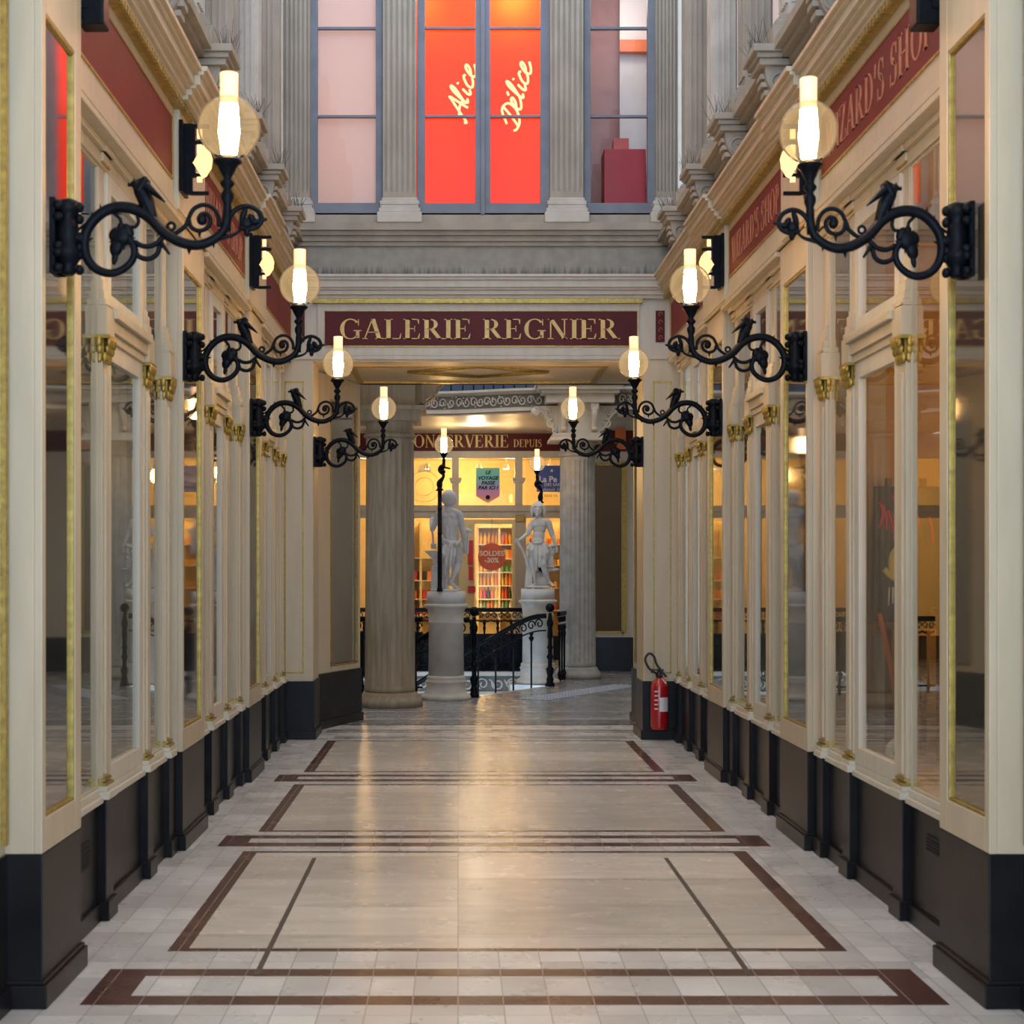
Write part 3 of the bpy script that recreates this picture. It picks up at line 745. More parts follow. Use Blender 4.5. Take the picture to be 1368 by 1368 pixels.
# ------------------------------------------------------------------ the end wall
YE = 14.4
def end_wall():
    # jambs
    for s, x0, x1, nm in ((-1, -1.72, -1.36, 'opposite the fire extinguisher'), (1, 1.74, 2.09, 'behind the fire extinguisher')):
        t = thing('arch_pier', 'panelled cream pier with gilt lines and black plinth, ' + nm, 'pier')
        bm = B(); bx(bm, x0, x1, YE, YE + .55, .545, 3.56); obj('casing', bm, 'cream', t, .004)
        bm = B(); bx(bm, x0 - .01, x1 + .01, YE - .02, YE + .57, 0.001, .545); bx(bm, x0 - .03, x1 + .03, YE - .04, YE + .59, 0.001, .085); obj('plinth', bm, 'dado', t, .004)
        bm = B()
        a, c = x0 + .09, x1 - .09
        for q in ((a, a + .012, .62, 3.36), (c - .012, c, .62, 3.36), (a, c, .62, .632), (a, c, 3.348, 3.36)): bx(bm, q[0], q[1], YE - .005, YE, q[2], q[3])
        e = x0 + .012 if s < 0 else x1 - .012
        bx(bm, x1 - .004 if s < 0 else x0 - .004, x1 + .004 if s < 0 else x0 + .004, YE + .02, YE + .032, .56, 3.5)
        obj('gilt_beading', bm, 'gold', t)
    # slim mirrored strips on the inner face beyond the jambs
    # lintel / fascia
    bm = B(); bx(bm, -1.72, 2.09, YE, YE + .35, 3.56, 4.13); bx(bm, -1.66, 2.04, YE - .015, YE, 3.565, 3.60)
    bx(bm, -1.32, 1.70, YE - .018, YE, 3.60, 4.10)
    struct('wall_back_fascia', bm, 'cream_grey', .003)
    bm = B(); bx(bm, -1.36, 1.72, YE - .05, YE, 4.085, 4.13)
    x = -1.36
    while x < 1.7: bx(bm, x, x + .024, YE - .062, YE - .05, 4.088, 4.128); x += .045
    struct('trim_40', bm, 'gold')
    bm = B()
    for z0, z1, o in ((4.13, 4.16, .06), (4.16, 4.20, .09), (4.20, 4.22, .115), (4.22, 4.285, .14), (4.285, 4.31, .16), (4.31, 4.335, .18)): bx(bm, -1.7, 2.1, YE - o, YE + .5, z0, z1)
    struct('trim_41', bm, 'cream_grey', .002)
    # sign
    t = thing('sign_board', 'oxblood sign board reading GALERIE REGNIER in gold over the archway', 'sign')
    ax, az = at(434, 462, YE - .02); cx, cz = at(851, 416, YE - .02)
    bm = B(); bx(bm, ax, cx, YE - .026, YE - .018, az, cz); obj('panel', bm, 'maroon', t)
    bm = B(); w = .008
    for q in ((ax - w, ax, az - w, cz + w), (cx, cx + w, az - w, cz + w), (ax, cx, az - w, az), (ax, cx, cz, cz + w)): bx(bm, q[0], q[1], YE - .030, YE - .018, q[2], q[3])
    obj('gilt_border', bm, 'gold', t)
    lx, lz = at(453, 453, YE - .03); rx, rz = at(828, 426, YE - .03)
    letters('lettering', 'GALERIE REGNIER', rx - lx, rz - lz, lambda u, v, d: (lx + u, YE - .026 - d, lz + v), 'letter', t)
    for k, (a, b_) in enumerate(((396, 407), (876, 888))):
        x0, z0 = at(a, 457, YE - .01); x1, z1 = at(b_, 415, YE - .01)
        t = thing('side_panel_board', 'narrow oxblood panel with faint gilt scrollwork beside the gallery sign, ' + ('opposite side from the extinguisher', 'extinguisher side')[k], 'panel')
        bm = B(); bx(bm, x0, x1, YE - .012, YE - .001, z0, z1); obj('panel', bm, 'maroon', t)
        bm = B(); xm = (x0 + x1) / 2
        for j in range(4):
            zc = z0 + (z1 - z0) * (j + .5) / 4; tube(bm, [(xm + .022 * cos(a_ * .8) * (1 - a_ / 9), YE - .013, zc + .03 * sin(a_ * .8) * (1 - a_ / 9)) for a_ in range(7)], .003, 5, 2)
        obj('gilt_scroll', bm, 'letter_faded', t)
    # soffit
    bm = B(); bx(bm, -1.9, 2.4, YE + .35, 16.5, 3.58, 3.9); bx(bm, -1.36, 1.74, YE + .02, YE + .34, 3.545, 3.56)
    struct('ceiling', bm, 'cream')
    bm = B()
    for q in ((-1.0, 1.4, YE + .5, YE + .56), (-1.0, 1.4, 16.2, 16.26), (-1.06, -1.0, YE + .5, 16.26), (1.4, 1.46, YE + .5, 16.26)): bx(bm, *q, 3.56, 3.58)
    # lozenge in the middle of the soffit
    for a_, b2 in (((.2 - .7, 15.35), (.2, 14.95)), ((.2, 14.95), (.9, 15.35)), ((.9, 15.35), (.2, 15.75)), ((.2, 15.75), (-.5, 15.35))):
        tube(bm, [(a_[0], a_[1], 3.575), (b2[0], b2[1], 3.575)], .022, 6, 1)
    struct('trim_42', bm, 'gold')
    bm = B(); bx(bm, -2.2, 2.6, 16.4, 16.5, 3.58, 8.2); bx(bm, -2.2, 2.6, 14.8, 16.5, 3.9, 4.0) ; struct('wall_back_rear', bm, 'interior')
    # stone band
    YS = 14.75
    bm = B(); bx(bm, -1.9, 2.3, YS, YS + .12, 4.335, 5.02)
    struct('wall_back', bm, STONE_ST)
    bm = B()
    for z0, z1, o in ((4.335, 4.36, .2), (4.70, 4.74, .03), (4.74, 4.79, .06), (4.79, 4.83, .10), (4.83, 4.90, .14)): bx(bm, -1.8, 2.2, YS - o, YS, z0, z1)
    struct('trim_43', bm, 'stone')
    bm = B(); bx(bm, -1.8, 2.2, YS - .02, YS + .12, 4.90, 5.0); bx(bm, -1.8, 2.2, YS - .12, YS + .03, 7.8, 8.0); bx(bm, -1.9, 2.3, YS, 16.5, 8.0, 8.2); struct('trim_44', bm, 'stone')
    # pilasters
    def pil(pa, pb, label):
        y = YS
        x0, _ = at(pa, 0, y - .08); x1, _ = at(pb, 0, y - .08)
        t = thing('stone_pilaster', label, 'pilaster', group='fluted pilasters of the windowed wall')
        bm = B()
        for z0, z1, g in ((4.90, 5.0, .055), (5.0, 5.04, .04), (5.04, 5.07, .025), (5.07, 5.11, .03), (5.11, 5.14, .012)): bx(bm, x0 - g, x1 + g, y - .12 - g * .6, y + .05, z0, z1)
        obj('base', bm, 'stone_light', t, .006)
        bm = B(); bx(bm, x0, x1, y - .10, y + .05, 5.14, 7.85); n = 6; w = (x1 - x0) / n
        for i in range(n + 1):
            xx = x0 + i * w; bx(bm, max(x0, xx - w * .28), min(x1, xx + w * .28), y - .118, y - .10, 5.2, 7.7)
        bx(bm, x0, x1, y - .118, y - .10, 5.14, 5.2)
        obj('shaft', bm, 'stone', t)
    pil(378, 414, 'fluted stone pilaster at the wall corner opposite the fire extinguisher side')
    pil(512, 556, 'fluted stone pilaster between the pink-grey blind and the red window')
    pil(735, 779, 'fluted stone pilaster between the red window and the crimson crate window')
    pil(876, 905, "fluted stone pilaster at the wall corner on the fire extinguisher's side")
    # windows
    def win(n, fa, fb, panes, rails):
        bm = B(); y = YS + .0
        x0, _ = at(fa, 0, y); x1, _ = at(fb, 0, y)
        P = [(at(a, 0, y)[0], at(b_, 0, y)[0]) for a, b_ in panes]
        zs = 5.0; zp = at(0, 271, y)[1]
        bx(bm, x0, x1, y, y + .07, zs, zp)
        e = x0
        for (a, b_) in P: bx(bm, e, a, y, y + .07, zp, 7.85); e = b_
        bx(bm, e, x1, y, y + .07, zp, 7.85)
        if len(P) == 2: bx(bm, (P[0][1] + P[1][0]) / 2 - .02, (P[0][1] + P[1][0]) / 2 + .02, y - .03, y, zs, 7.85)
        for r in rails + [-80]:
            z = at(0, r, y)[1]
            for a, b_ in P: bx(bm, a, b_, y + .005, y + .045, z - .012, z + .012)
        struct('window_%d' % n, bm, 'frame', .003)
        bm = B()
        for a, b_ in P: bx(bm, a, b_, y + .046, y + .052, zp, 7.85)
        struct('window_%d_pane' % n, bm, 'glass_clear')
        return P, zp
    win(1, 414, 511, [(424, 502)], [37, 155])
    P2, zp = win(2, 557, 736, [(568, 635), (655, 722)], [37, 155])
    P3, _ = win(3, 780, 876, [(789, 865)], [37, 155])
    t = obj_box('window_blind', at(416, 0, 14.95)[0], at(508, 0, 14.95)[0], 14.835, 14.838, 5.0, 7.85, 'roller'); tag(t, 'pink-grey roller blind drawn behind the tall upper window', 'blind')
    # lit red display behind window 2
    xa, xb = at(550, 0, 15.0)[0], at(742, 0, 15.0)[0]
    o = obj_box('lit_backdrop', xa + .005, xb - .005, 15.35, 15.38, 5.025, 7.84, 'orange_panel'); tag(o, 'vermilion lit backing panel behind the script lettering in the middle upper window', 'panel')
    bm = B(); bx(bm, xa - .05, xa, 14.88, 15.4, 5.0, 7.85); bx(bm, xb, xb + .05, 14.88, 15.4, 5.0, 7.85); bx(bm, xa, xb, 14.88, 15.4, 4.97, 5.02); bx(bm, xa, xb, 14.88, 15.4, 7.85, 7.9)
    struct('wall_display', bm, 'orange_panel')
    # script lettering
    yL = 15.20; sc = 4.715
    def P(cx, cy): x, z = at(540 + cx / sc, cy / sc, yL); return (x, yL, z)
    def word(strokes, base, k, name, lab):
        t = thing(name, lab, 'lettering')
        for st in strokes:
            bm = B(); tube(bm, [P(base[0] + k * (u * .26 - v * .70), base[1] + k * (-u * .96 - v * .62)) for u, v in st], .0125, 8, 5)
            obj('script_stroke', bm, NEON, t)
    A_ = [[(0, -5), (14, -22), (30, 30), (60, 120), (66, 140), (74, 100), (86, 20), (92, -6)], [(12, 40), (60, 52), (100, 44)]]
    def l(x): return [[(x, 20), (x + 28, 110), (x + 26, 150), (x + 10, 130), (x + 6, 50), (x + 14, 6), (x + 34, 16)]]
    def i_(x): return [[(x, 66), (x - 2, 20), (x + 10, 2), (x + 28, 18)], [(x + 6, 104), (x + 9, 112)]]
    def c_(x): return [[(x + 48, 72), (x + 28, 80), (x + 4, 40), (x + 14, 4), (x + 44, 8), (x + 60, 22)]]
    def e_(x): return [[(x, 30), (x + 30, 50), (x + 40, 80), (x + 20, 84), (x + 4, 40), (x + 18, 2), (x + 48, 8), (x + 74, 30)]]
    word(A_ + l(100) + i_(160) + c_(195) + e_(258), (372, 770), 1.08, 'script_sign', 'cream neon-like script word Alice on the red display')
    D_ = [[(30, 120), (20, 60), (4, 0), (0, -10)], [(-40, 70), (10, 130), (70, 100), (74, 30), (30, -14), (-20, -10), (-44, 10)]]
    word(D_ + e_(78) + [[(112, 110), (124, 128)]] + l(150) + i_(208) + c_(240) + e_(300), (708, 786), 1.05, 'script_sign', 'cream neon-like script word Délice on the red display')
    # room behind window 3
    bm = B(); x0, x1 = at(776, 0, 15)[0], at(885, 0, 15)[0]
    bx(bm, x0, x1, 15.9, 15.95, 5.0, 7.85); bx(bm, x0 - .05, x0, 14.9, 15.95, 5.0, 7.85); bx(bm, x1, x1 + .05, 14.9, 15.95, 5, 7.85); bx(bm, x0, x1, 14.88, 15.95, 4.97, 5.02)
    struct('wall_upper_room', bm, mat('rose_wall', (.50, .27, .25), .7))
    xq, zq = at(807, 199, 15.15); xr, _ = at(863, 0, 15.15)
    t = thing('crate', 'crimson upright crate behind the upper window beside the wall corner', 'crate')
    bm = B(); bx(bm, xq, xr, 15.15, 15.45, 5.025, zq); obj('body', bm, 'redbox', t, .006)
    bm = B(); bx(bm, xq + .1, xq + .25, 15.2, 15.38, zq, zq + .12); tag(obj('glass_block', bm, mat('pink_glass', (.6, .12, .12), .2)), 'small pink translucent block standing on the crimson crate', 'block')
    bm = B(); bx(bm, at(828, 0, 15.6)[0], x1, 15.6, 15.63, 5.0, 7.85); tag(obj('partition_board', bm, 'white'), 'white board standing behind the crimson crate', 'board')
    bm = B(); xx = at(828, 0, 15.5)[0]; z = at(0, 62, 15.5)[1]; bx(bm, xx, x1, 15.5, 15.58, z - .05, z + .07); tag(obj('orange_beam', bm, mat('orange_beam', (.85, .22, .08), .5)), 'orange horizontal shelf rail above the crimson crate', 'rail')
    # window reveals for window 1
    bm = B(); x0, x1 = at(412, 0, 14.9)[0], at(512, 0, 14.9)[0]; bx(bm, x0 - .05, x0, 14.85, 15.2, 5, 7.85); bx(bm, x1, x1 + .05, 14.88, 15.2, 5, 7.85); struct('wall_reveal', bm, 'stone')

def obj_box(name, x0, x1, y0, y1, z0, z1, m):
    bm = B(); bx(bm, x0, x1, y0, y1, z0, z1); return obj(name, bm, m)
NEON = emis('cream_neon', (1, .62, .33), .9)
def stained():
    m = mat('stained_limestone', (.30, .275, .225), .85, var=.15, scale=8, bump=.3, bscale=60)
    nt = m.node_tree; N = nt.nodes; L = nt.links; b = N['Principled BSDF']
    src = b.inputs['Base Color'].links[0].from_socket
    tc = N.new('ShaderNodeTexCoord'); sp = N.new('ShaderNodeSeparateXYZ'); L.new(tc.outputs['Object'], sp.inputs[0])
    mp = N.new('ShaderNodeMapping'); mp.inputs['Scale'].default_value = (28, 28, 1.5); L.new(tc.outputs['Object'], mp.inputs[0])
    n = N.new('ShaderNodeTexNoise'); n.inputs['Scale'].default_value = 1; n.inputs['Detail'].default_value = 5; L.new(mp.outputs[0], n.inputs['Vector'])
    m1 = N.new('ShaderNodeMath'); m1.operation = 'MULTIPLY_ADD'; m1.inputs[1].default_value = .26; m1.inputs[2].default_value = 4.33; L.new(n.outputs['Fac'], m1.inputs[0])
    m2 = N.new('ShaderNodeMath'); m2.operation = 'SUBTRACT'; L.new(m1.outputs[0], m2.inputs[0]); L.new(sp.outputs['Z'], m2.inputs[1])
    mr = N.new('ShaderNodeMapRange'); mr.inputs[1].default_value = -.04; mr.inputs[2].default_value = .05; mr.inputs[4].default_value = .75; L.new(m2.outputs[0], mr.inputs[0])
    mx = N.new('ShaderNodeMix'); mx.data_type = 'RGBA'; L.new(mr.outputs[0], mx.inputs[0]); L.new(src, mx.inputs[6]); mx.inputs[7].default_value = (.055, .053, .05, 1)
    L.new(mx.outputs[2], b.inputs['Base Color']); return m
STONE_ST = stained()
end_wall()

# lamps inside the red display, added fill lights and small warm shop lights
def light(name, kind, loc, energy, col, size=.1, rot=None, spot=None):
    l = bpy.data.lights.new(name, kind); l.energy = energy; l.color = col
    if kind in ('POINT', 'SPOT'): l.shadow_soft_size = size
    if kind == 'AREA': l.size = size
    if spot: l.spot_size = radians(spot); l.spot_blend = .8
    o = bpy.data.objects.new(name, l); COL.objects.link(o); o.location = loc
    if rot: o.rotation_euler = rot
    return o
light('display_lamp', 'POINT', (-.42, 15.08, 7.25), 30, (1, .55, .2), .05)
light('display_lamp', 'POINT', (.55, 15.1, 7.3), 42, (1, .6, .22), .05)
for x_, ry in ((-.40, 1), (.90, -1)):
    l_ = light('display_fill_strip', 'AREA', (x_, 14.92, 6.2), 6.5, (1, .62, .20), .06, (radians(90), 0, radians(-48 * ry)))  # unseen strips added at the box sides to light the panel evenly
    l_.data.shape = 'RECTANGLE'; l_.data.size = .06; l_.data.size_y = 2.3
l_ = light('blind_fill_light', 'AREA', (-1.07, 15.6, 6.3), 22, (1, .84, .76), .8, (radians(-90), 0, 0)); l_.data.shape = 'RECTANGLE'; l_.data.size_y = 2.4  # unseen area light added to brighten the blind from behind
light('room_fill_light', 'POINT', (1.6, 15.1, 7.2), 9, (1, .85, .75), .1)  # unseen point light added to brighten the room behind the crate window

light('shop_lamp', 'POINT', (3.0, 7.0, 2.9), 20, (1, .50, .14), .08)
light('shop_lamp', 'POINT', (3.0, 7.6, 1.9), 9, (1, .55, .2), .08)

# ------------------------------------------------------------------ the wall lamp bracket
K = 1590.0
def bp(cx, cy, y=0): return ((cx - 60) / K, y, (1050 - cy) / K)
def bracket_lamp():
    t = thing('bracket_lamp', 'x', 'wall lamp')
    # wall plate
    bm = B()
    prof = [(.018, 1272), (.032, 1255), (.026, 1225), (.038, 1195), (.05, 1160), (.055, 1130), (.04, 1100), (.042, 1050), (.038, 960), (.03, 930), (.042, 900), (.05, 860), (.04, 835), (.015, 820)]
    lathe(bm, [(r, (1050 - z) / K) for r, z in prof[::-1]][::-1], .057, 0, 14)
    for z in (1240, 1150, 1110, 940, 870): 
        for sy in (-1, 1): blob(bm, (.03, sy * .042, (1050 - z) / K), .022, .02, .02, seg=8, rings=6)
        blob(bm, (.10, 0, (1050 - z) / K), .018, .02, .02, seg=8, rings=6)
    bx(bm, 0, .02, -.05, .05, (1050 - 1270) / K, (1050 - 825) / K)
    obj('wall_plate', bm, 'iron', t)
    # scrolled arm
    bm = B()
    main = [(1090, 860), (1088, 940), (1070, 1010), (1010, 1062), (930, 1092), (850, 1085), (775, 1055), (705, 1005), (640, 935), (570, 890), (480, 868), (390, 882), (318, 930), (266, 1000), (247, 1080), (262, 1165), (315, 1232), (395, 1260), (470, 1240), (530, 1185), (545, 1120), (520, 1065), (480, 1035)]
    tube(bm, [bp(*p) for p in main], lambda q: .0165 * (.85 + .45 * sin(pi * min(q * 1.2, 1))) , 10, 5)
    tube(bm, [bp(175, 1050), bp(215, 1050), bp(250, 1055)], .022, 8, 2)
    tube(bm, [bp(170, 1010), bp(210, 1000), bp(262, 965)], .006, 6, 3)
    th = lambda r: (lambda q: r * (1.1 - .6 * q))
    tube(bm, [bp(*p) for p in [(1048, 985), (1040, 920), (1005, 870), (950, 855), (895, 880), (865, 935), (845, 980), (790, 1022), (740, 1030)]], .0085, 8, 5)
    tube(bm, [bp(*p) for p in [(865, 935), (880, 985), (925, 1008), (975, 990), (995, 945), (975, 910), (940, 912), (925, 940), (945, 958)]], .0085, 8, 5)
    blob(bm, bp(945, 945), .020, .016, .020)
    tube(bm, [bp(762 + 22 * cos(a), 982 + 22 * sin(a)) for a in [i * .7 for i in range(10)]], .006, 6, 3)
    tube(bm, [bp(*p) for p in [(545, 1075), (600, 1100), (660, 1092), (705, 1055), (730, 1030)]], .010, 8, 4)
    tube(bm, [bp(*p) for p in [(545, 1120), (570, 1160), (625, 1175), (675, 1150), (695, 1095)]], .010, 8, 4)
    tube(bm, [bp(*p) for p in [(700, 1075), (725, 1110), (752, 1148)]], th(.009), 6, 4)
    tube(bm, [bp(*p) for p in [(1088, 1000), (1108, 930), (1150, 880), (1215, 862), (1275, 890), (1297, 945), (1270, 985), (1215, 1000), (1165, 985)]], .0095, 8, 5)
    tube(bm, [bp(*p) for p in [(1010, 1062), (1080, 1045), (1140, 1028), (1190, 985)]], th(.009), 6, 4)
    tube(bm, [bp(*p) for p in [(1240, 960), (1290, 950), (1330, 938)]], th(.011), 6, 3)
    tube(bm, [bp(*p) for p in [(425, 905), (460, 940), (462, 985)]], .007, 6, 4)
    tube(bm, [bp(*p) for p in [(560, 915), (568, 955), (548, 985), (525, 985)]], .007, 6, 4)
    for (a, b2, r) in (((870, 1100), (868, 1148), .014), ((1010, 1065), (1015, 1110), .010), ((350, 905), (340, 850), .010), ((500, 870), (500, 838), .010), ((300, 935), (292, 895), .009), ((275, 1060), (300, 1052), .007), ((265, 980), (292, 985), .007), ((285, 1200), (275, 1235), .009), ((930, 1020), (930, 1050), .007), ((690, 990), (680, 1040), .009)):
        capsule(bm, bp(*a), bp(*b2), r, .0015, 8)
    obj('scroll_arm', bm, 'iron', t)
    bm = B()   # leaf flower in the ring and bud at the tip
    for c, rx, ry, rz, rt in (((470, 1045), .040, .022, .036, 0), ((440, 1100), .026, .016, .040, .3), ((505, 1010), .022, .014, .03, -.5), ((428, 1030), .022, .014, .028, .5), ((465, 1000), .016, .012, .03, 0), ((430, 1165), .012, .008, .030, .2)):
        blob(bm, bp(*c), rx, ry, rz, Matrix.Rotation(rt, 3, 'Y'))
    for i in range(9):
        a = i * .7; capsule(bm, bp(470 + 40 * cos(a), 1050 + 40 * sin(a)), bp(470 + 78 * cos(a), 1050 + 72 * sin(a)), .010, .002, 6)
    obj('iron_flower', bm, 'iron', t); bm = B()
    for c, rx, rz, rt in (((1205, 965), .026, .022, 0), ((1190, 915), .012, .034, .35), ((1212, 1015), .013, .02, 0), ((1240, 935), .014, .02, -.6)):
        blob(bm, bp(*c), rx, .014, rz, Matrix.Rotation(rt, 3, 'Y'))
    obj('iron_bud', bm, 'iron', t)
    bm = B()   # perched winged dragon
    capsule(bm, bp(648, 915), bp(612, 830), .020, .030); capsule(bm, bp(612, 830), bp(580, 775), .030, .026); capsule(bm, bp(580, 775), bp(548, 728), .024, .014)
    capsule(bm, bp(548, 728), bp(512, 738), .014, .005); capsule(bm, bp(555, 722), bp(590, 696), .009, .003); capsule(bm, bp(545, 722), bp(540, 700), .008, .002)
    capsule(bm, bp(512, 738), bp(508, 722), .006, .002); capsule(bm, bp(672, 945), bp(640, 880), .008, .018)
    for sy in (-1, 1):
        for e, z in ((715, 825), (690, 800), (668, 790)):
            capsule(bm, bp(605, 735, sy * .012), bp(e, z, sy * .03), .018, .003)
        capsule(bm, bp(575, 770, sy * .01), bp(612, 715, sy * .02), .02, .014)
        capsule(bm, bp(612, 850, sy * .014), bp(600, 905, sy * .014), .010, .006)
    obj('winged_dragon', bm, 'iron', t)
    # candle stem
    cx = (1105 - 60) / K
    bm = B(); Z = lambda y: (1050 - y) / K
    lathe(bm, [(r / K, Z(y)) for r, y in ((20, 1010), (24, 940), (26, 880), (24, 850), (38, 815), (38, 790), (24, 768), (22, 758), (42, 735), (42, 722), (24, 705), (26, 690), (46, 655), (60, 625), (82, 608), (84, 596), (78, 588), (66, 584), (64, 572))], cx - .006, 0, 18)
    obj('stem', bm, 'iron', t)
    lamp_glass(t, cx, Z(395))
    return t
def lamp_glass(t, cx, zc, R_=.1165):
    bm = B(); prof = [(R_ * cos(a), zc + R_ * sin(a)) for a in [radians(-62 + i * (132 / 20)) for i in range(21)]]
    lathe(bm, prof, cx, 0, 32, caps=False); obj('globe', bm, 'globe', t, recalc=True)
    bm = B(); lathe(bm, [(.030, zc - .098), (.034, zc - .06), (.040, zc - .02), (.037, zc + .03), (.033, zc + .085)], cx, 0, 20); obj('mantle', bm, 'tube', t)
    bm = B(); lathe(bm, [(.0335, zc + .085), (.034, zc + .14), (.0345, zc + .20)], cx, 0, 20); obj('chimney', bm, 'tube_top', t)
LH = (395 - 1050) / K   # globe centre relative to origin = -LH
proto = bracket_lamp()
LAMPS = [(5.72, 3.246, 1.725, 'largest-looking'), (8.76, 3.222, 1.775, 'second-largest-looking'), (11.56, 3.149, 1.775, 'third from the camera'), (14.43, 3.11, None, 'on the archway pier')]
first = True
for i, (y, h, off, w) in enumerate(LAMPS):
    for s in (-1, 1):
        x = SX(s, off) if off else (-1.36 if s < 0 else 1.74)
        lab = {0: 'largest black scrolled bracket lamp with dragon and lit globe, on the first mirrored pier', 1: 'black dragon bracket lamp with lit globe on the middle mirrored pier', 2: 'black dragon bracket lamp with lit globe on the last mirrored pier', 3: 'black scrolled dragon bracket lamp with lit globe inside the archway'}[i] + ', ' + ('extinguisher side' if s > 0 else 'opposite the extinguisher')
        if i == 3: lab = 'smallest scrolled dragon bracket lamp, lit, inside the archway, ' + ('extinguisher side' if s > 0 else 'opposite the extinguisher')
        if i == 0: lab = 'largest scrolled dragon bracket lamp, lit, on the first mirrored pier, ' + ('extinguisher side' if s > 0 else 'opposite the extinguisher')
        lo = (x - s * .004, y, h + LH); rz = 0 if s < 0 else pi
        if first:
            proto.location = lo; proto.rotation_euler = (0, 0, rz); proto['label'] = lab; proto['group'] = 'scrolled bracket lamps along the gallery'; first = False
        else:
            d_ = dup(proto, lo, rz, lab, 'scrolled bracket lamps along the gallery')
            if i == 0: d_.scale.x = .93; d_.location.y += .06


# ------------------------------------------------------------------ columns
def column(cx, cy, r, zn, label, mats, cap):
    t = thing('fluted_column', label, 'column', (cx, cy, 0))
    bm = B(); lathe(bm, [(r * 1.30, 0.001), (r * 1.30, .06), (r * 1.27, .08), (r * 1.2, .10), (r * 1.12, .13), (r * 1.10, .15), (r * 1.02, .17)], seg=40); obj('base', bm, mats, t)
    n = 24
    def fl(a, z, rr): return .055 * rr * abs(sin(a * n / 2)) ** .7 if .24 < z < zn - .12 else 0
    bm = B(); zz = [.17, .20, .239, .245] + [.245 + (zn - .37 - .245 + .24) * i / 6 for i in range(1, 7)] + [zn - .115, zn - .05]
    zz = sorted(set(round(z, 4) for z in zz if z < zn))
    lathe(bm, [(r * (1.0 - .06 * (z / zn)), z) for z in zz], seg=n * 8, flute=fl); obj('shaft', bm, mats, t)
    q = r * .94
    bm = B(); lathe(bm, [(q, zn - .06), (q * 1.09, zn - .05), (q * 1.12, zn - .03), (q * 1.04, zn - .01), (q, zn), (q, zn + .10), (q * 1.06, zn + .12), (q * 1.2, zn + .17)], seg=40); obj('necking', bm, mats, t)
    c = cap(); c.parent = t
    return t
def volute(bm, x, z, rr, y, s, tk=.02, turns=15):
    tube(bm, [(x + s * rr * (1 - .06 * j) * cos(j * .55 + 1.2), y, z + rr * (1 - .06 * j) * sin(j * .55 + 1.2)) for j in range(turns)], tk, 8, 2)
def cap_left():
    bm = B(); bx(bm, -.36, .36, -.36, .36, 3.30, 3.42); bx(bm, -.42, .42, -.40, .40, 3.42, 3.47)
    bx(bm, -.34, .30, -.3, .3, 3.47, 3.75)
    pts = [(.28, 3.47), (.38, 3.52), (.50, 3.60), (.60, 3.75), (.26, 3.75)]
    for y in (-.24, .1): prism(bm, pts, lambda u, v: (u, y, v), lambda u, v: (u, y + .14, v))
    for k in range(4): tube(bm, [(.30 + .1 * k, -.25, 3.50 + .03 * k * k), (.30 + .1 * k, .25, 3.50 + .03 * k * k)], .03, 8, 1)
    return obj('capital', bm, 'stone_warm')
def cap_right():
    bm = B()
    bx(bm, -.42, .42, -.40, .40, 3.46, 3.50); bx(bm, -.38, .38, -.36, .36, 3.50, 3.56); bx(bm, -.30, .30, -.30, .30, 3.56, 4.0)
    bx(bm, -.48, .50, -.42, .42, 4.0, 4.13); bx(bm, -.55, .57, -.48, .48, 4.13, 4.18); bx(bm, -.60, .62, -.52, .52, 4.18, 4.24); bx(bm, -.63, .65, -.55, .55, 4.24, 4.275)
    for s in (-1, 1):
        pts = [(.28, 3.56), (.34, 3.62), (.40, 3.74), (.48, 3.84), (.60, 3.86), (.66, 3.96), (.28, 3.97)]
        prism(bm, pts, lambda u, v: (s * u, -.24, v), lambda u, v: (s * u, .24, v))
        volute(bm, s * .62, 3.88, .06, -.25, s, .022); volute(bm, s * .40, 3.70, .07, -.255, -s, .014); volute(bm, s * .45, 3.86, .05, -.255, s, .012); volute(bm, s * .36, 3.60, .04, -.255, s, .010)
        blob(bm, (s * .62, -.2, 3.88), .075, .08, .075)
        tube(bm, [(s * .30, -.26, 3.58), (s * .40, -.26, 3.68), (s * .46, -.26, 3.80), (s * .60, -.26, 3.93)], .014, 6, 4)
    # little corbel brackets on the face
    for x in (-.22, .22):
        bx(bm, x - .055, x + .055, -.40, -.29, 3.90, 4.0); tube(bm, [(x, -.36, 3.92), (x, -.40, 3.84), (x, -.36, 3.74), (x, -.32, 3.66), (x, -.34, 3.60)], .045, 8, 4)
    return obj('capital', bm, 'stone_light')
cxl = at(521, 0, 17.9)[0]; cxr = at(771.5, 0, 22.5)[0]
column(cxl, 17.9, .295, 3.18, 'thick tan fluted stone column beside the dark pedestal railing', 'stone_warm', cap_left)
column(cxr, 22.5, .270, 3.30, 'grey fluted stone column with scrolled carved capital behind the young statue', 'stone_grey', cap_right)

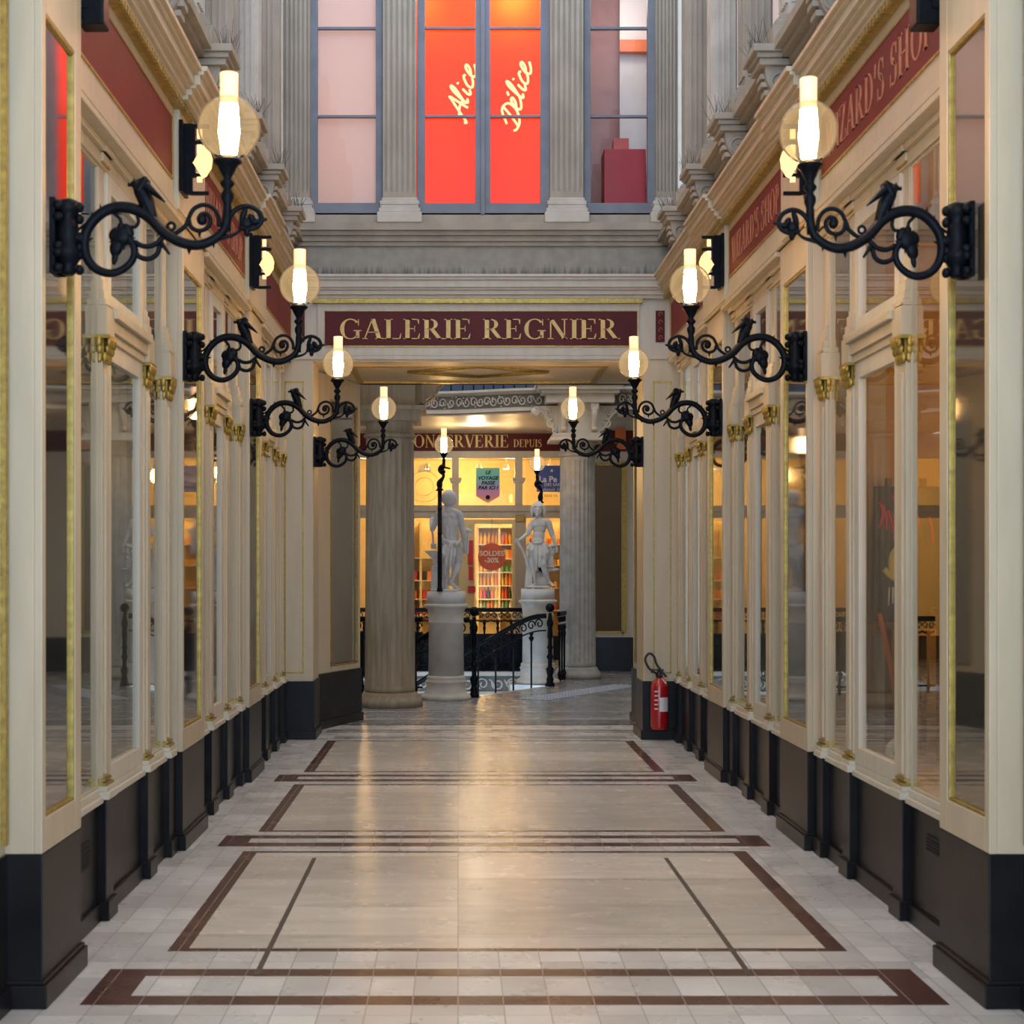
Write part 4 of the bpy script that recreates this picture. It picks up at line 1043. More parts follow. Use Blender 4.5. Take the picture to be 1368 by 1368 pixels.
# ------------------------------------------------------------------ gallery balcony ring and far walls
def rotunda():
    pts = [(-4.2, 21.8), (-2.4, 23.0), (-.3, 23.0), (1.0, 22.55), (2.6, 22.35), (4.4, 21.4)]
    P = catmull([(x, y, 0) for x, y in pts], 6)
    bm = B()
    def sweep(bm, y0, y1, z0, z1):
        prev = None
        for p in P:
            q = [bm.verts.new((p.x, p.y + y0, z0)), bm.verts.new((p.x, p.y + y1, z0)), bm.verts.new((p.x, p.y + y1, z1)), bm.verts.new((p.x, p.y + y0, z1))]
            if prev:
                for i in range(4): bm.faces.new((prev[i], prev[(i + 1) % 4], q[(i + 1) % 4], q[i]))
            else: bm.faces.new(q)
            prev = q
        bm.faces.new(prev)
    sweep(bm, 0, .35, 3.92, 4.22); sweep(bm, -.05, .1, 3.92, 3.965); sweep(bm, -.05, .1, 4.19, 4.215); sweep(bm, -.09, .1, 4.215, 4.25)
    struct('trim_50', bm, 'stone_light')
    bm = B(); sweep(bm, -.004, .1, 3.985, 4.172); struct('trim_52', bm, mat('shaded_frieze_ground', (.16, .145, .12), .9))  # dark band added as painted shade so the frieze relief stands out
    bm = B(); R3 = random.Random(5)
    L = 0
    for i in range(len(P) - 1):
        a, b_ = P[i], P[i + 1]
        if a.x < -1.6 or a.x > 3.4: continue
        n = max(1, int((b_ - a).length / .10))
        for j in range(n):
            c = a + (b_ - a) * (j + .5) / n; sg = 1 if (L % 2) else -1; L += 1
            tube(bm, [(c.x + sg * .055 * (1 - .08 * k) * cos(k * .8), c.y - .02, 4.078 + .075 * (1 - .08 * k) * sin(k * .8 * sg)) for k in range(10)], .011, 5, 2)
            for m_ in range(3): blob(bm, (c.x + R3.uniform(-.05, .05), c.y - .01, 4.078 + R3.uniform(-.085, .085)), .020, .014, .012, Matrix.Rotation(R3.uniform(0, 3), 3, 'Y'), 6, 5)
    struct('trim_51', bm, 'stone_light')
    # soffit and deck over the walk
    bm = B(); bx(bm, -4.2, 4.4, 23.25, 28, 3.98, 4.05); struct('ceiling_walk', bm, 'cream_grey')
    bm = B(); bx(bm, -4.5, 4.5, 24.6, 24.8, 4.06, 7.5); struct('wall_upper_gallery', bm, mat('slate_blue_wall', (.035, .06, .11), .4))
    # upper iron railing
    t = thing('gallery_railing', 'dark railing on top of the carved stone balcony', 'railing')
    bm = B(); prev = None
    tube(bm, [(p.x, p.y + .1, 5.15) for p in P], .03, 8, 1); obj('handrail', bm, 'iron', t)
    bm = B()
    for k in range(40):
        i = k * (len(P) - 1) / 40; a = P[int(i)].lerp(P[int(i) + 1], i - int(i)); bx(bm, a.x - .01, a.x + .01, a.y + .09, a.y + .11, 4.25, 5.15)
    obj('balusters', bm, 'iron', t)['kind'] = 'stuff'
    # enclosing walls
    bm = B(); bx(bm, -4.6, -4.5, 16.5, 28, 0, 7.5); bx(bm, -4.6, -1.95, 16.5, 16.6, 0, 7.5); struct('wall_rotunda_side', bm, 'cream_grey')
    bm = B(); bx(bm, 4.5, 4.6, 16.5, 28, 0, 7.5); bx(bm, 2.3, 4.6, 16.5, 16.6, 0, 7.5); struct('wall_rotunda_far_side', bm, 'cream_grey')
rotunda()

# oblique window panels just past the archway
def oblique(s):
    t = thing('window_panel', 'angled tall glazed panel with black plinth past the archway, ' + SIDE[s], 'window panel')
    a, b_ = (Vector((-1.47, 15.04)), Vector((-1.04, 16.3))) if s < 0 else (Vector((1.95, 15.04)), Vector((1.86, 16.3)))
    u = (b_ - a).normalized(); n = Vector((-u.y, u.x)) if s < 0 else Vector((u.y, -u.x)); L = (b_ - a).length
    def P3(l, d, z): p = a + u * l + n * d; return (p.x, p.y, z)
    def slab(bm, l0, l1, d0, d1, z0, z1): prism(bm, [(l0, d0), (l1, d0), (l1, d1), (l0, d1)], lambda l, d: P3(l, d, z0), lambda l, d: P3(l, d, z1))
    bm = B(); slab(bm, 0, L, -.02, .5, 0.001, .55); slab(bm, 0, L, -.04, .5, 0.001, .085); obj('plinth', bm, 'dado', t)
    g0, g1 = L * .42, L * .93; z0, z1 = .63, 3.30
    bm = B()
    for q in ((0, g0, .55, 3.56), (g1, L, .55, 3.56), (g0, g1, .55, z0), (g0, g1, z1, 3.56)): slab(bm, q[0], q[1], 0, .12, q[2], q[3])
    obj('casing', bm, 'cream', t, .003)
    bm = B(); w = .018
    for q in ((g0 - w, g0, z0 - w, z1 + w), (g1, g1 + w, z0 - w, z1 + w), (g0, g1, z0 - w, z0), (g0, g1, z1, z1 + w)): slab(bm, q[0], q[1], -.006, .02, q[2], q[3])
    obj('gilt_frame', bm, 'gold', t)
    bm = B(); slab(bm, g0, g1, .02, .03, z0, z1); obj('pane', bm, 'mirror', t)
    # slim gilt capital on the hidden pilaster
    bm = B(); slab(bm, .1, .24, -.05, .02, 2.70, 2.86); obj('capital', bm, 'gold', t, .01)
for s in (-1, 1): oblique(s)
bm = B(); bx(bm, -4.5, -1.07, 16.3, 16.5, 0.001, .55); bx(bm, 2.33, 4.5, 16.3, 16.5, 0.001, .55); struct('baseboard_rotunda', bm, 'dado')

# right hand far wall with dark glass
def far_side_shop():
    y = 24.0
    t = thing('corner_shopfront', 'cream shopfront with big dark mirrored window behind the grey column', 'shopfront')
    x0 = 1.95; bm = B(); bx(bm, x0, 4.5, y, y + .2, 0.001, .53); bx(bm, x0, 4.5, y - .03, y + .2, 0.001, .08); obj('plinth', bm, 'navy', t)
    gx0, gz0 = at(790, 843, y); gx1, gz1 = at(833, 622, y)
    bm = B()
    for q in ((x0, gx0, .53, 3.98), (gx1, 4.5, .53, 3.98), (gx0, gx1, .53, gz0), (gx0, gx1, gz1, 3.98)): bx(bm, q[0], q[1], y, y + .12, q[2], q[3])
    obj('casing', bm, 'cream_grey', t, .004)
    bm = B(); w = .07
    for q in ((gx0 - w, gx0, gz0 - .04, gz1 + w), (gx1 - .03, gx1 + .045, gz0 - .04, gz1 + w), (gx0, gx1, gz0 - .04, gz0), (gx0, gx1, gz1, gz1 + .04)): bx(bm, q[0], q[1], y - .03, y + .01, q[2], q[3])
    obj('gilt_frame', bm, 'gold', t)
    bm = B(); bx(bm, gx0, gx1, y + .02, y + .03, gz0, gz1); obj('pane', bm, 'dark_mirror', t)
    bm = B(); a, z0 = at(790, 603, y - .04); b_, z1 = at(850, 575, y - .04); bx(bm, a, b_ + 1.5, y - .02, y + .01, z0, z1); obj('sign_panel', bm, 'maroon', t)
    # orange poster high between capital and bracket lamp
    xa, za = at(822, 600, y - .05); xb, zb = at(836, 572, y - .05)
    o = obj_box('poster', xa, xb, y - .05, y - .03, za, zb, mat('orange_poster', (.65, .16, .03), .5)); tag(o, 'small orange poster above the dark mirrored window', 'poster')
far_side_shop()

# ------------------------------------------------------------------ the cannery shop
YC = 27.0
def cannery():
    ax = lambda px: at(px, 0, YC)[0]
    az = lambda py: at(0, py, YC)[1]
    t = thing('cannery_shopfront', 'brightly lit cannery shopfront with cream posts facing the stairwell', 'shopfront')
    xl, xr = -4.5, 4.5
    bm = B(); bx(bm, xl, ax(612), YC, YC + .15, .001, .42); bx(bm, ax(690), xr, YC, YC + .15, .001, .42); obj('plinth', bm, 'navy', t)
    bm = B()
    bx(bm, xl, xr, YC, YC + .15, az(612), 3.98)              # fascia
    bx(bm, xl, xr, YC - .03, YC + .1, az(683), az(675)); bx(bm, xl, xr, YC, YC + .1, az(692), az(683))
    obj('fascia', bm, 'cream_grey', t, .004)
    for i, (a, b_, z0, z1) in enumerate(((604, 613, 675, 612), (688, 698, 675, 612), (606, 613, 692, 840), (688, 703, 692, 860), (520, 530, 612, 860), (775, 785, 612, 860))):
        bm = B(); lo, hi = min(az(z0), az(z1)), max(az(z0), az(z1)); bx(bm, ax(a), ax(b_), YC - .01, YC + .12, lo, hi)
        if i < 2:
            zz = az(642); bx(bm, ax(a) - .05, ax(b_) + .05, YC - .05, YC + .1, zz, zz + .05); bx(bm, ax(a) - .03, ax(b_) + .03, YC - .03, YC + .1, zz - .04, zz)
        obj('post', bm, 'cream_grey', t, .004)
    bm = B(); bx(bm, ax(613), ax(634), YC, YC + .08, .02, az(694)); bx(bm, ax(684), ax(689), YC, YC + .08, .02, az(694)); bx(bm, ax(634), ax(684), YC, YC + .08, az(700), az(694)); bx(bm, ax(634), ax(684), YC, YC + .08, .02, .35)
    d = obj('door', bm, 'shopwall', t, .004)
    bm = B(); bx(bm, ax(634), ax(684), YC + .03, YC + .04, .35, az(700)); obj('door_glass', bm, 'glass_clear', d)
    bm = B(); bx(bm, xl, ax(606), YC + .04, YC + .05, .42, az(612)); bx(bm, ax(703), xr, YC + .04, YC + .05, .42, az(612)); bx(bm, ax(613), ax(688), YC + .04, YC + .05, az(675), az(612))
    obj('window_glass', bm, 'glass_clear', t)
    # gilt capital on the post
    bm = B(); bx(bm, ax(689), ax(701), YC - .04, YC + .0, az(697), az(688)); obj('capital', bm, 'gold', t, .008)
    # sign
    t = thing('sign_board', 'long dark oxblood CONSERVERIE DEPUIS sign above the lit shop', 'sign')
    y = YC - .03
    z0, z1 = az(602.5), az(574.5)
    bm = B(); bx(bm, -3.0, 3.2, YC - .03, YC - .002, z0, z1); obj('panel', bm, 'maroon', t)
    # visible letters RVERIE end at px 680; letter pitch gives the whole word
    w1 = ax(680) - ax(560 - 22)
    letters('lettering', 'CONSERVERIE', w1, az(581) - az(598), lambda u, v, d: (ax(538) + u, YC - .03 - d, az(598) + v), 'letter', t)
    letters('small_lettering', 'DEPUIS', ax(724) - ax(686), .135, lambda u, v, d: (ax(686) + u, YC - .03 - d, az(597.5) + v), 'letter', t)
    # room
    bm = B(); bx(bm, -4.5, 4.5, 30.4, 30.5, 0, 4); bx(bm, -4.5, -4.4, 27.1, 30.5, 0, 4); bx(bm, 4.4, 4.5, 27.1, 30.5, 0, 4); struct('wall_cannery', bm, 'shopwall')
    bm = B(); bx(bm, -4.5, 4.5, 27, 30.5, -.05, .0); struct('floor_cannery', bm, 'wood')
    bm = B(); bx(bm, -4.5, 4.5, 27.1, 30.5, 3.75, 3.8); struct('ceiling_cannery', bm, 'shopwall')
    # big shelf unit seen through the door
    Ys = 28.2; fx = lambda px: at(px, 0, Ys)[0]; fz = lambda py: at(0, py, Ys)[1]
    def shelfunit(xs, rows, label, dep=.3, back=True):
        t = thing('shelf_unit', label, 'shelving')
        bm = B()
        for x in xs: bx(bm, x - .02, x + .02, Ys, Ys + dep, .001, fz(696))
        obj('uprights', bm, 'shopwall', t); 
        if back:
            bm = B(); bx(bm, xs[0], xs[-1], Ys + dep, Ys + dep + .02, .001, fz(696)); obj('back_board', bm, 'shopwall', t)
        for z in rows:
            bm = B(); bx(bm, xs[0], xs[-1], Ys - .01, Ys + dep, z - .018, z); obj('shelf', bm, 'white', t)
    rows = [fz(p) for p in (704, 727, 746, 764, 782, 800, 818)]
    xs = [fx(638), fx(667), fx(704)]
    shelfunit(xs, rows, 'tall cream shelving packed with tins and bottles seen through the shop door')
    cols = [('yellow', (.85, .55, .06)), ('orange', (.75, .2, .03)), ('green', (.1, .35, .12)), ('red', (.55, .04, .02)), ('white', (.7, .65, .5)), ('black', (.03, .03, .03)), ('teal', (.05, .3, .3)), ('amber', (.6, .3, .04))]
    cm = {n: mat('tin_' + n, c, .35, var=.1) for n, c in cols}
    R4 = random.Random(11)
    def bottle_mesh(kind):
        bm = B()
        if kind == 0: lathe(bm, [(.028, 0), (.03, .01), (.03, .13), (.012, .17), (.012, .21), (.014, .215)], seg=8)
        elif kind == 1: lathe(bm, [(.034, 0), (.036, .005), (.036, .10), (.034, .105)], seg=10)
        else: bx(bm, -.038, .038, -.02, .02, 0, .16)
        bmesh.ops.recalc_face_normals(bm, faces=bm.faces)
        me = bpy.data.meshes.new(['bottle', 'tin', 'carton'][kind]); bm.to_mesh(me); bm.free(); return me
    kinds = [bottle_mesh(0), bottle_mesh(1), bottle_mesh(2)]
    meshes = {}
    for kd in range(3):
        for n in cm:
            me = kinds[kd].copy(); me.materials.append(cm[n]); meshes[kd, n] = me
    KN = ['bottle', 'food_tin', 'food_carton']
    rn = ['top', 'second', 'third', 'fourth', 'fifth', 'sixth', 'bottom']
    pal = [['white', 'teal', 'yellow', 'green'], ['orange', 'yellow', 'amber'], ['red', 'yellow', 'orange', 'white'], ['green', 'teal', 'yellow', 'black'], ['yellow', 'amber', 'orange'], ['orange', 'red', 'black', 'yellow'], ['yellow', 'white', 'green', 'orange']]
    def goods(x0, x1, z, y, row, where, step=.062, kd=None, p=None):
        x = x0 + .04
        while x < x1 - .03:
            k_ = kd if kd is not None else R4.choice([0, 0, 1, 2]); n = R4.choice(p or pal[row])
            o = bpy.data.objects.new(KN[k_], meshes[k_, n]); COL.objects.link(o); o.location = (x, y, z + .001)
            tag(o, '%s %s on the %s' % (n, KN[k_].replace('_', ' '), where), KN[k_].split('_')[-1], 'goods on the ' + where)
            x += step + R4.uniform(0, .012)
    for i in range(1, 7):
        k_ = [None, 0, 2, 1, 0, 0, 0][i]
        goods(xs[0] + .02, xs[1] - .02, rows[i], Ys + .08, i, '%s shelf of the first column behind the shop door' % rn[i], kd=k_, step=.066 if k_ != 1 else .078)
        goods(xs[1] + .02, xs[2] - .02, rows[i], Ys + .08, i, '%s shelf of the second column behind the shop door' % rn[i], kd=k_, step=.066 if k_ != 1 else .078)
    xs2 = [fx(550), fx(562), fx(590)]
    shelfunit(xs2, [fz(p) for p in (745, 775, 800, 822)], 'low shelving stacked with dark orange boxes beside the anvil statue')
    for j, p in enumerate((775, 800, 822)):
        goods(xs2[0] + .02, xs2[2] - .02, fz(p), Ys + .08, 5, '%s shelf beside the anvil statue' % ['upper', 'middle', 'lower'][j], kd=2, p=['black', 'orange', 'red'], step=.085)
    xs3 = [fx(706), fx(728), fx(752)]
    shelfunit(xs3, [fz(p) for p in (727, 755, 785, 815)], 'cream shelving of goods behind the young statue')
    for j, p in enumerate((727, 755, 785, 815)):
        goods(xs3[0] + .02, xs3[2] - .02, fz(p), Ys + .08, 5, '%s shelf behind the young statue' % ['top', 'upper', 'middle', 'lower'][j], kd=1, p=['amber', 'orange', 'yellow', 'red'], step=.08)
    # SOLDES disc
    def PL(px, py, y): 
        x, z = at(px, py, y); return x, z
    cx, cz = PL(657, 744, YC - .06)
    t = thing('sale_disc', 'round orange-red SOLDES -30% disc hanging in the shop door', 'sign')
    bm = B(); n = 40; prism(bm, [(.242 * cos(2 * pi * i / n), .242 * sin(2 * pi * i / n)) for i in range(n)], lambda u, v: (cx + u, YC - .055, cz + v), lambda u, v: (cx + u, YC - .065, cz + v)); obj('disc', bm, mat('orange_disc', (.78, .12, .02), .4), t)
    OT = mat('pale_print', (.95, .85, .70), .5)
    sans('lettering', 'SOLDES', .125, lambda u, v, w: (cx + u, YC - .070 - w, cz + .02 + v), OT, t, bold=.003)
    sans('percent_lettering', '-30%', .125, lambda u, v, w: (cx + u, YC - .070 - w, cz - .10 + v), OT, t, bold=.003)
    bm = B(); bx(bm, cx - .003, cx + .003, YC - .062, YC - .058, cz + .242, az(692)); obj('cord', bm, 'rubber', t)
    # VOYAGE banner
    x0, z1 = PL(636, 625, YC - .04); x1, zb = PL(667.5, 663, YC - .04); xm = (x0 + x1) / 2; zt = at(0, 672, YC - .04)[1]
    m, nt, N, L, b = newmat('banner_print'); tc = N.new('ShaderNodeTexCoord'); sp = N.new('ShaderNodeSeparateXYZ'); L.new(tc.outputs['Object'], sp.inputs[0])
    mr = N.new('ShaderNodeMapRange'); mr.inputs[1].default_value = zt; mr.inputs[2].default_value = z1; L.new(sp.outputs['Z'], mr.inputs[0])
    r = N.new('ShaderNodeValToRGB'); L.new(mr.outputs[0], r.inputs[0]); e = r.color_ramp.elements
    e[0].position = 0; e[0].color = (.80, .38, .16, 1); e[1].position = 1; e[1].color = (.16, .55, .42, 1)
    for p_, c_ in ((.25, (.65, .25, .45, 1)), (.45, (.34, .30, .60, 1)), (.7, (.14, .50, .55, 1))): k = e.new(p_); k.color = c_
    L.new(r.outputs[0], b.inputs['Base Color'])
    t = thing('pennant_banner', 'rainbow pennant reading LE VOYAGE PASSE PAR ICI! in the transom window', 'banner')
    bm = B(); prism(bm, [(x0, z1), (x1, z1), (x1, zb), (xm, zt), (x0, zb)], lambda u, v: (u, YC - .045, v), lambda u, v: (u, YC - .035, v)); obj('cloth', bm, m, t)
    for i, (tx, px_) in enumerate((('LE', 633.5), ('VOYAGE', 641), ('PASSE', 647.5), ('PAR ICI !', 654))):
        zz = at(0, px_, YC)[1]; sans('lettering', tx, .086, lambda u, v, w: (xm + u * 1.05, YC - .048 - w, zz + v), 'dark', t, italic=.25, bold=.003)
    bm = B(); zz = at(0, 664.5, YC)[1]; prism(bm, [(xm + .04 * cos(i * .5), zz + .04 * sin(i * .5)) for i in range(12)], lambda u, v: (u, YC - .050, v), lambda u, v: (u, YC - .046, v)); obj('round_mark', bm, 'dark', t)
    # blue poster
    t = thing('poster', 'navy poster with white script and small lettering behind the post lamp', 'poster')
    x0, z1 = PL(717, 622, YC - .03); x1, z0 = PL(768, 657, YC - .03)
    bm = B(); bx(bm, x0, x1, YC - .035, YC - .025, z0, z1); obj('sheet', bm, mat('navy_print', (.06, .10, .36), .5), t)
    zz = lambda p: at(0, p, YC)[1]
    sans('lettering', 'La Pe', .145, lambda u, v, w: (at(720, 0, YC)[0] + u, YC - .038 - w, zz(644) + v), 'white', t, align='LEFT', bold=.004)
    sans('small_lettering', 'DES SAR', .075, lambda u, v, w: (at(727, 0, YC)[0] + u, YC - .038 - w, zz(649.5) + v), OT, t, align='LEFT')
    sans('script_lettering', 'depuis 1887', .085, lambda u, v, w: (at(724, 0, YC)[0] + u, YC - .038 - w, zz(656) + v), 'white', t, italic=.4, align='LEFT')
    bm = B(); blob(bm, (at(737, 0, YC)[0], YC - .038, zz(629)), .025, .004, .025); obj('white_dot', bm, 'white', t)
    sans('caption_lettering', 'BIÈRE DE', .06, lambda u, v, w: (at(727, 0, YC)[0] + u, YC - .038 - w, zz(664) + v), 'wood', t, align='LEFT')
    # round emblem on the glass
    t = thing('window_emblem', 'pale round printed emblem with curved lettering FRANÇAISE on shop glass', 'emblem')
    c0, c1 = PL(567, 650, YC - .01); EM = mat('pale_gilt_print', (.75, .66, .38), .5)
    bm = B()
    for rr in (.16, .27): tube(bm, [(c0 + rr * cos(i * pi / 20), YC - .012, c1 + rr * sin(i * pi / 20)) for i in range(41)], .006, 5, 1)
    obj('rings', bm, EM, t)
    bm = B()
    for i in range(5): bx(bm, c0 - .10 + i * .045, c0 - .075 + i * .045, YC - .014, YC - .008, c1 + .28, c1 + .36 + .02 * (2 - abs(i - 2)))
    bx(bm, c0 - .12, c0 + .12, YC - .014, YC - .008, c1 + .26, c1 + .28)
    obj('tower_mark', bm, EM, t)
    for i, chx in enumerate('FRANÇAISE'):
        a = radians(-160 + i * 17.5); rr = .235
        sans('lettering', chx, .075, lambda u, v, w: (c0 + rr * cos(a) + u * cos(a + pi / 2) - v * sin(a + pi / 2) * 1, YC - .012 - w, c1 + rr * sin(a) + u * sin(a + pi / 2) + v * cos(a + pi / 2)), EM, t)
    # red price posters beside the door
    for n_, (a, b_, c, d) in enumerate(((625, 632, 722, 754), (626, 632, 757, 775), (625, 635, 783, 792))):
        o = obj_box('price_poster', ax(a), ax(b_), YC - .03, YC - .01, az(d), az(c), mat('red_print', (.65, .03, .03), .5)); tag(o, ['tall red poster', 'middle square red poster', 'small red card, lowest,'][n_] + ' on the frame beside the shop door', 'poster')
    # ceiling fittings
    for i, px_ in enumerate((571, 640, 676, 735)):
        t = thing('ceiling_lamp', 'small bright ceiling fitting inside the cannery, %s from the anvil statue side' % ['first', 'second', 'third', 'fourth'][i], 'ceiling lamp', (at(px_, 0, 27.6)[0], 27.6, 3.4))
        bm = B(); lathe(bm, [(.05, 0), (.06, .02), (.04, .08), (.01, .1), (.01, .35)], seg=14); obj('shade', bm, 'white', t)
        bm = B(); lathe(bm, [(.001, -.012), (.045, -.008), (.045, .0)], seg=14); obj('bulb', bm, emis('warm_bulb', (1, .75, .4), 14), t)
    for x, y, e_ in ((-1.8, 28.1, 48), (-.2, 27.7, 48), (1.0, 27.65, 60), (2.2, 28.1, 48), (0, 29.5, 40)): light('cannery_light', 'POINT', (x, y, 3.3), e_, (1, .62, .25), .15)
    light('cannery_light', 'POINT', (.4, 27.55, 1.2), 22, (1, .66, .27), .15)
    light('walk_fill_light', 'POINT', (.3, 25.3, 3.8), 38, (1, .78, .5), .12)  # unseen fill light added under the balcony to brighten the shop front
cannery()

# ------------------------------------------------------------------ ironwork railings
def railing(a, b_, n, label, drop=0, h=.96, newel=False, zend=0):
    a, b_ = Vector(a), Vector(b_); d = b_ - a; L = d.length
    t = thing('iron_railing', label, 'railing')
    P = lambda q, z: (a.x + d.x * q, a.y + d.y * q, z - drop * q)
    u = d.normalized()
    bm = B(); tube(bm, [P(i / 6, h) for i in range(7)], .034, 10, 1, .6); obj('handrail', bm, 'iron', t)
    bm = B()
    tube(bm, [P(0, h - .17), P(1, h - .17)], .010, 6, 1); tube(bm, [P(0, .10), P(1, .10)], .012, 6, 1)
    obj('rail', bm, 'iron', t)
    bm = B()
    for i in range(n * 2):
        q0 = (i + .5) / (n * 2); zc = h - .09; s = 1 if i % 2 else -1; r = min(.062, L / n / 4.4)
        tube(bm, [(P(q0, 0)[0] + u.x * r * (1 - .09 * k) * cos(k * .8) * s, P(q0, 0)[1] + u.y * r * (1 - .09 * k) * cos(k * .8) * s, zc - drop * q0 + .055 * (1 - .09 * k) * sin(k * .8)) for k in range(9)], .009, 5, 2)
        tube(bm, [(P(q0, 0)[0] - u.x * r, P(q0, 0)[1] - u.y * r, zc - drop * q0 - .06), (P(q0, 0)[0], P(q0, 0)[1], zc - drop * q0 - .10), (P(q0, 0)[0] + u.x * r, P(q0, 0)[1] + u.y * r, zc - drop * q0 - .06)], .007, 5, 3)
    obj('scroll_band', bm, 'iron', t)
    for i in range(n):
        q = (i + .5) / n; x, y, _ = P(q, 0); z0 = .0 - drop * q; H = h - .17
        bm = B(); lathe(bm, [(.020, z0 + .001), (.020, z0 + .06), (.032, z0 + .10), (.014, z0 + .15), (.014, z0 + H * .5), (.017, z0 + H * .8), (.026, z0 + H * .86), (.014, z0 + H * .9), (.03, z0 + H * .97), (.012, z0 + H)], x, y, 8)
        obj('baluster', bm, 'iron', t)
    return t
railing((-2.2, 23.97), (1.35, 23.97), 17, 'long black iron railing across the far side of the stairwell')
railing((-2.0, 19.75), (-.45, 19.42), 9, 'short black iron railing between the thick tan column and the anvil pedestal')
railing((1.42, 21.75), (1.56, 22.3), 3, 'very short black railing between the young statue pedestal and grey column')
# dense panel: lower lattice behind the balusters
t = thing('lattice_panel', 'dark cast-iron lattice screen standing low behind the stairwell railing', 'screen')
bm = B(); R5 = random.Random(2)
for i in range(30):
    for j in range(5):
        x = -2.1 + i * .118; z = .08 + j * .105
        tube(bm, [(x + .04 * (1 - .07 * k) * cos(k * .8 + j), 24.06, z + .045 * (1 - .07 * k) * sin(k * .8 + j)) for k in range(8)], .009, 4, 1)
bx(bm, -2.2, 1.4, 24.09, 24.11, .03, .56)
bx(bm, -2.2, 1.4, 24.05, 24.10, .56, .585); bx(bm, -2.2, 1.4, 24.05, 24.10, .0, .03)
obj('ironwork', bm, 'iron', t)

def newel(x, y, label, h=1.0):
    t = thing('newel_post', label, 'newel post', (x, y, 0))
    bm = B(); lathe(bm, [(.065, .001), (.065, .03), (.045, .06), (.05, .10), (.035, .14), (.05, .20), (.055, .24), (.03, .27), (.028, .36), (.05, .40), (.03, .44), (.028, .5), (.045, .53), (.028, .56), (.026, .64), (.04, .68), (.03, .8), (.045, .84), (.045, .88), (.03, .92), (.022, h - .02)], seg=14); obj('post', bm, 'iron', t)
    bm = B(); blob(bm, (0, 0, h + .05), .062, seg=18, rings=12); obj('ball_finial', bm, 'iron', t)
    return t
newel(1.252, 20.9, 'ball-topped iron newel post beside the young statue pedestal', 1.02)
newel(.2, 19.12, 'ball-topped iron newel post beside the anvil statue pedestal', 1.02)

def stair_rail(x, y, L, label, z0):
    d = Vector((-.894, .447)); t = thing('stair_railing', label, 'railing')
    def P(l, z): p = Vector((x, y)) + d * l; return (p.x, p.y, z)
    pr = [(0, .96), (.15, .945), (.35, .88), (.7, .70), (1.2, .42), (1.8, .08), (L, .08 - (L - 1.8) * .57)]
    zat = lambda l: next((pr[i][1] + (pr[i + 1][1] - pr[i][1]) * (l - pr[i][0]) / (pr[i + 1][0] - pr[i][0]) for i in range(len(pr) - 1) if pr[i][0] <= l <= pr[i + 1][0]), .9)
    bm = B(); tube(bm, [P(l, z) for l, z in pr], .034, 10, 4, .6); obj('handrail', bm, 'iron', t)
    bm = B(); tube(bm, [P(l, z - .2) for l, z in pr], .010, 6, 4)
    l = .1
    while l < L - .1:
        zc = zat(l) - .1; s = 1 if int(l * 10) % 2 else -1
        tube(bm, [(P(l, 0)[0] - .055 * (1 - .08 * k) * cos(k * .8) * s, P(l, 0)[1] + .027 * cos(k * .8) * s, zc + .07 * (1 - .08 * k) * sin(k * .8)) for k in range(10)], .010, 5, 2); l += .12
    obj('scroll_band', bm, 'iron', t)
    l = .22
    while l < min(L, 1.6) - .1:
        zt = zat(l) - .2; px_, py_, _ = P(l, 0); zb = -.17 * (int((l - .02) / .32) + 1) + .003
        bm = B(); lathe(bm, [(.03, zb), (.035, zb + .05), (.018, zb + .10), (.013, zb + .14), (.013, zt - .12), (.04, zt - .07), (.016, zt - .04), (.035, zt)], px_, py_, 8)
        obj('baluster', bm, 'iron', t); l += .27
stair_rail(1.20, 20.93, 2.0, 'sloping scrolled iron stair railing descending from the young statue newel', 0)
stair_rail(.14, 19.27, 1.6, 'sloping iron stair railing descending behind the anvil statue pedestal', 0)

# ------------------------------------------------------------------ pedestals
def pedestal(x, y, k, label):
    t = thing('pedestal', label, 'pedestal', (x, y, 0))
    bm = B(); lathe(bm, [(.305 * k, .001), (.305 * k, .04), (.29 * k, .06), (.245 * k, .085), (.245 * k, .20), (.255 * k, .215), (.255 * k, .23), (.235 * k, .24), (.24 * k, .26), (.24 * k, .275), (.218 * k, .295)], seg=40); obj('base', bm, 'stone_light', t)
    bm = B(); lathe(bm, [(.218 * k, .295), (.212 * k, .93), (.222 * k, .94), (.222 * k, .955), (.212 * k, .965), (.228 * k, 1.10), (.262 * k, 1.13), (.272 * k, 1.14), (.272 * k, 1.16), (.24 * k, 1.175)], seg=40); obj('drum', bm, 'stone_light', t)
    bm = B(); lathe(bm, [(.238 * k, 1.175), (.236 * k, 1.322)], seg=40); obj('cap_drum', bm, 'marble', t)
    return t
PX1, PY1 = at(596, 0, 18.85)[0], 18.85
PX2, PY2 = at(718.5, 0, 21.45)[0], 21.45
pedestal(PX1, PY1, 1.0, 'round pale stone pedestal under the statue seen from behind')
pedestal(PX2, PY2, 1.0, 'round pale stone pedestal under the draped young statue')

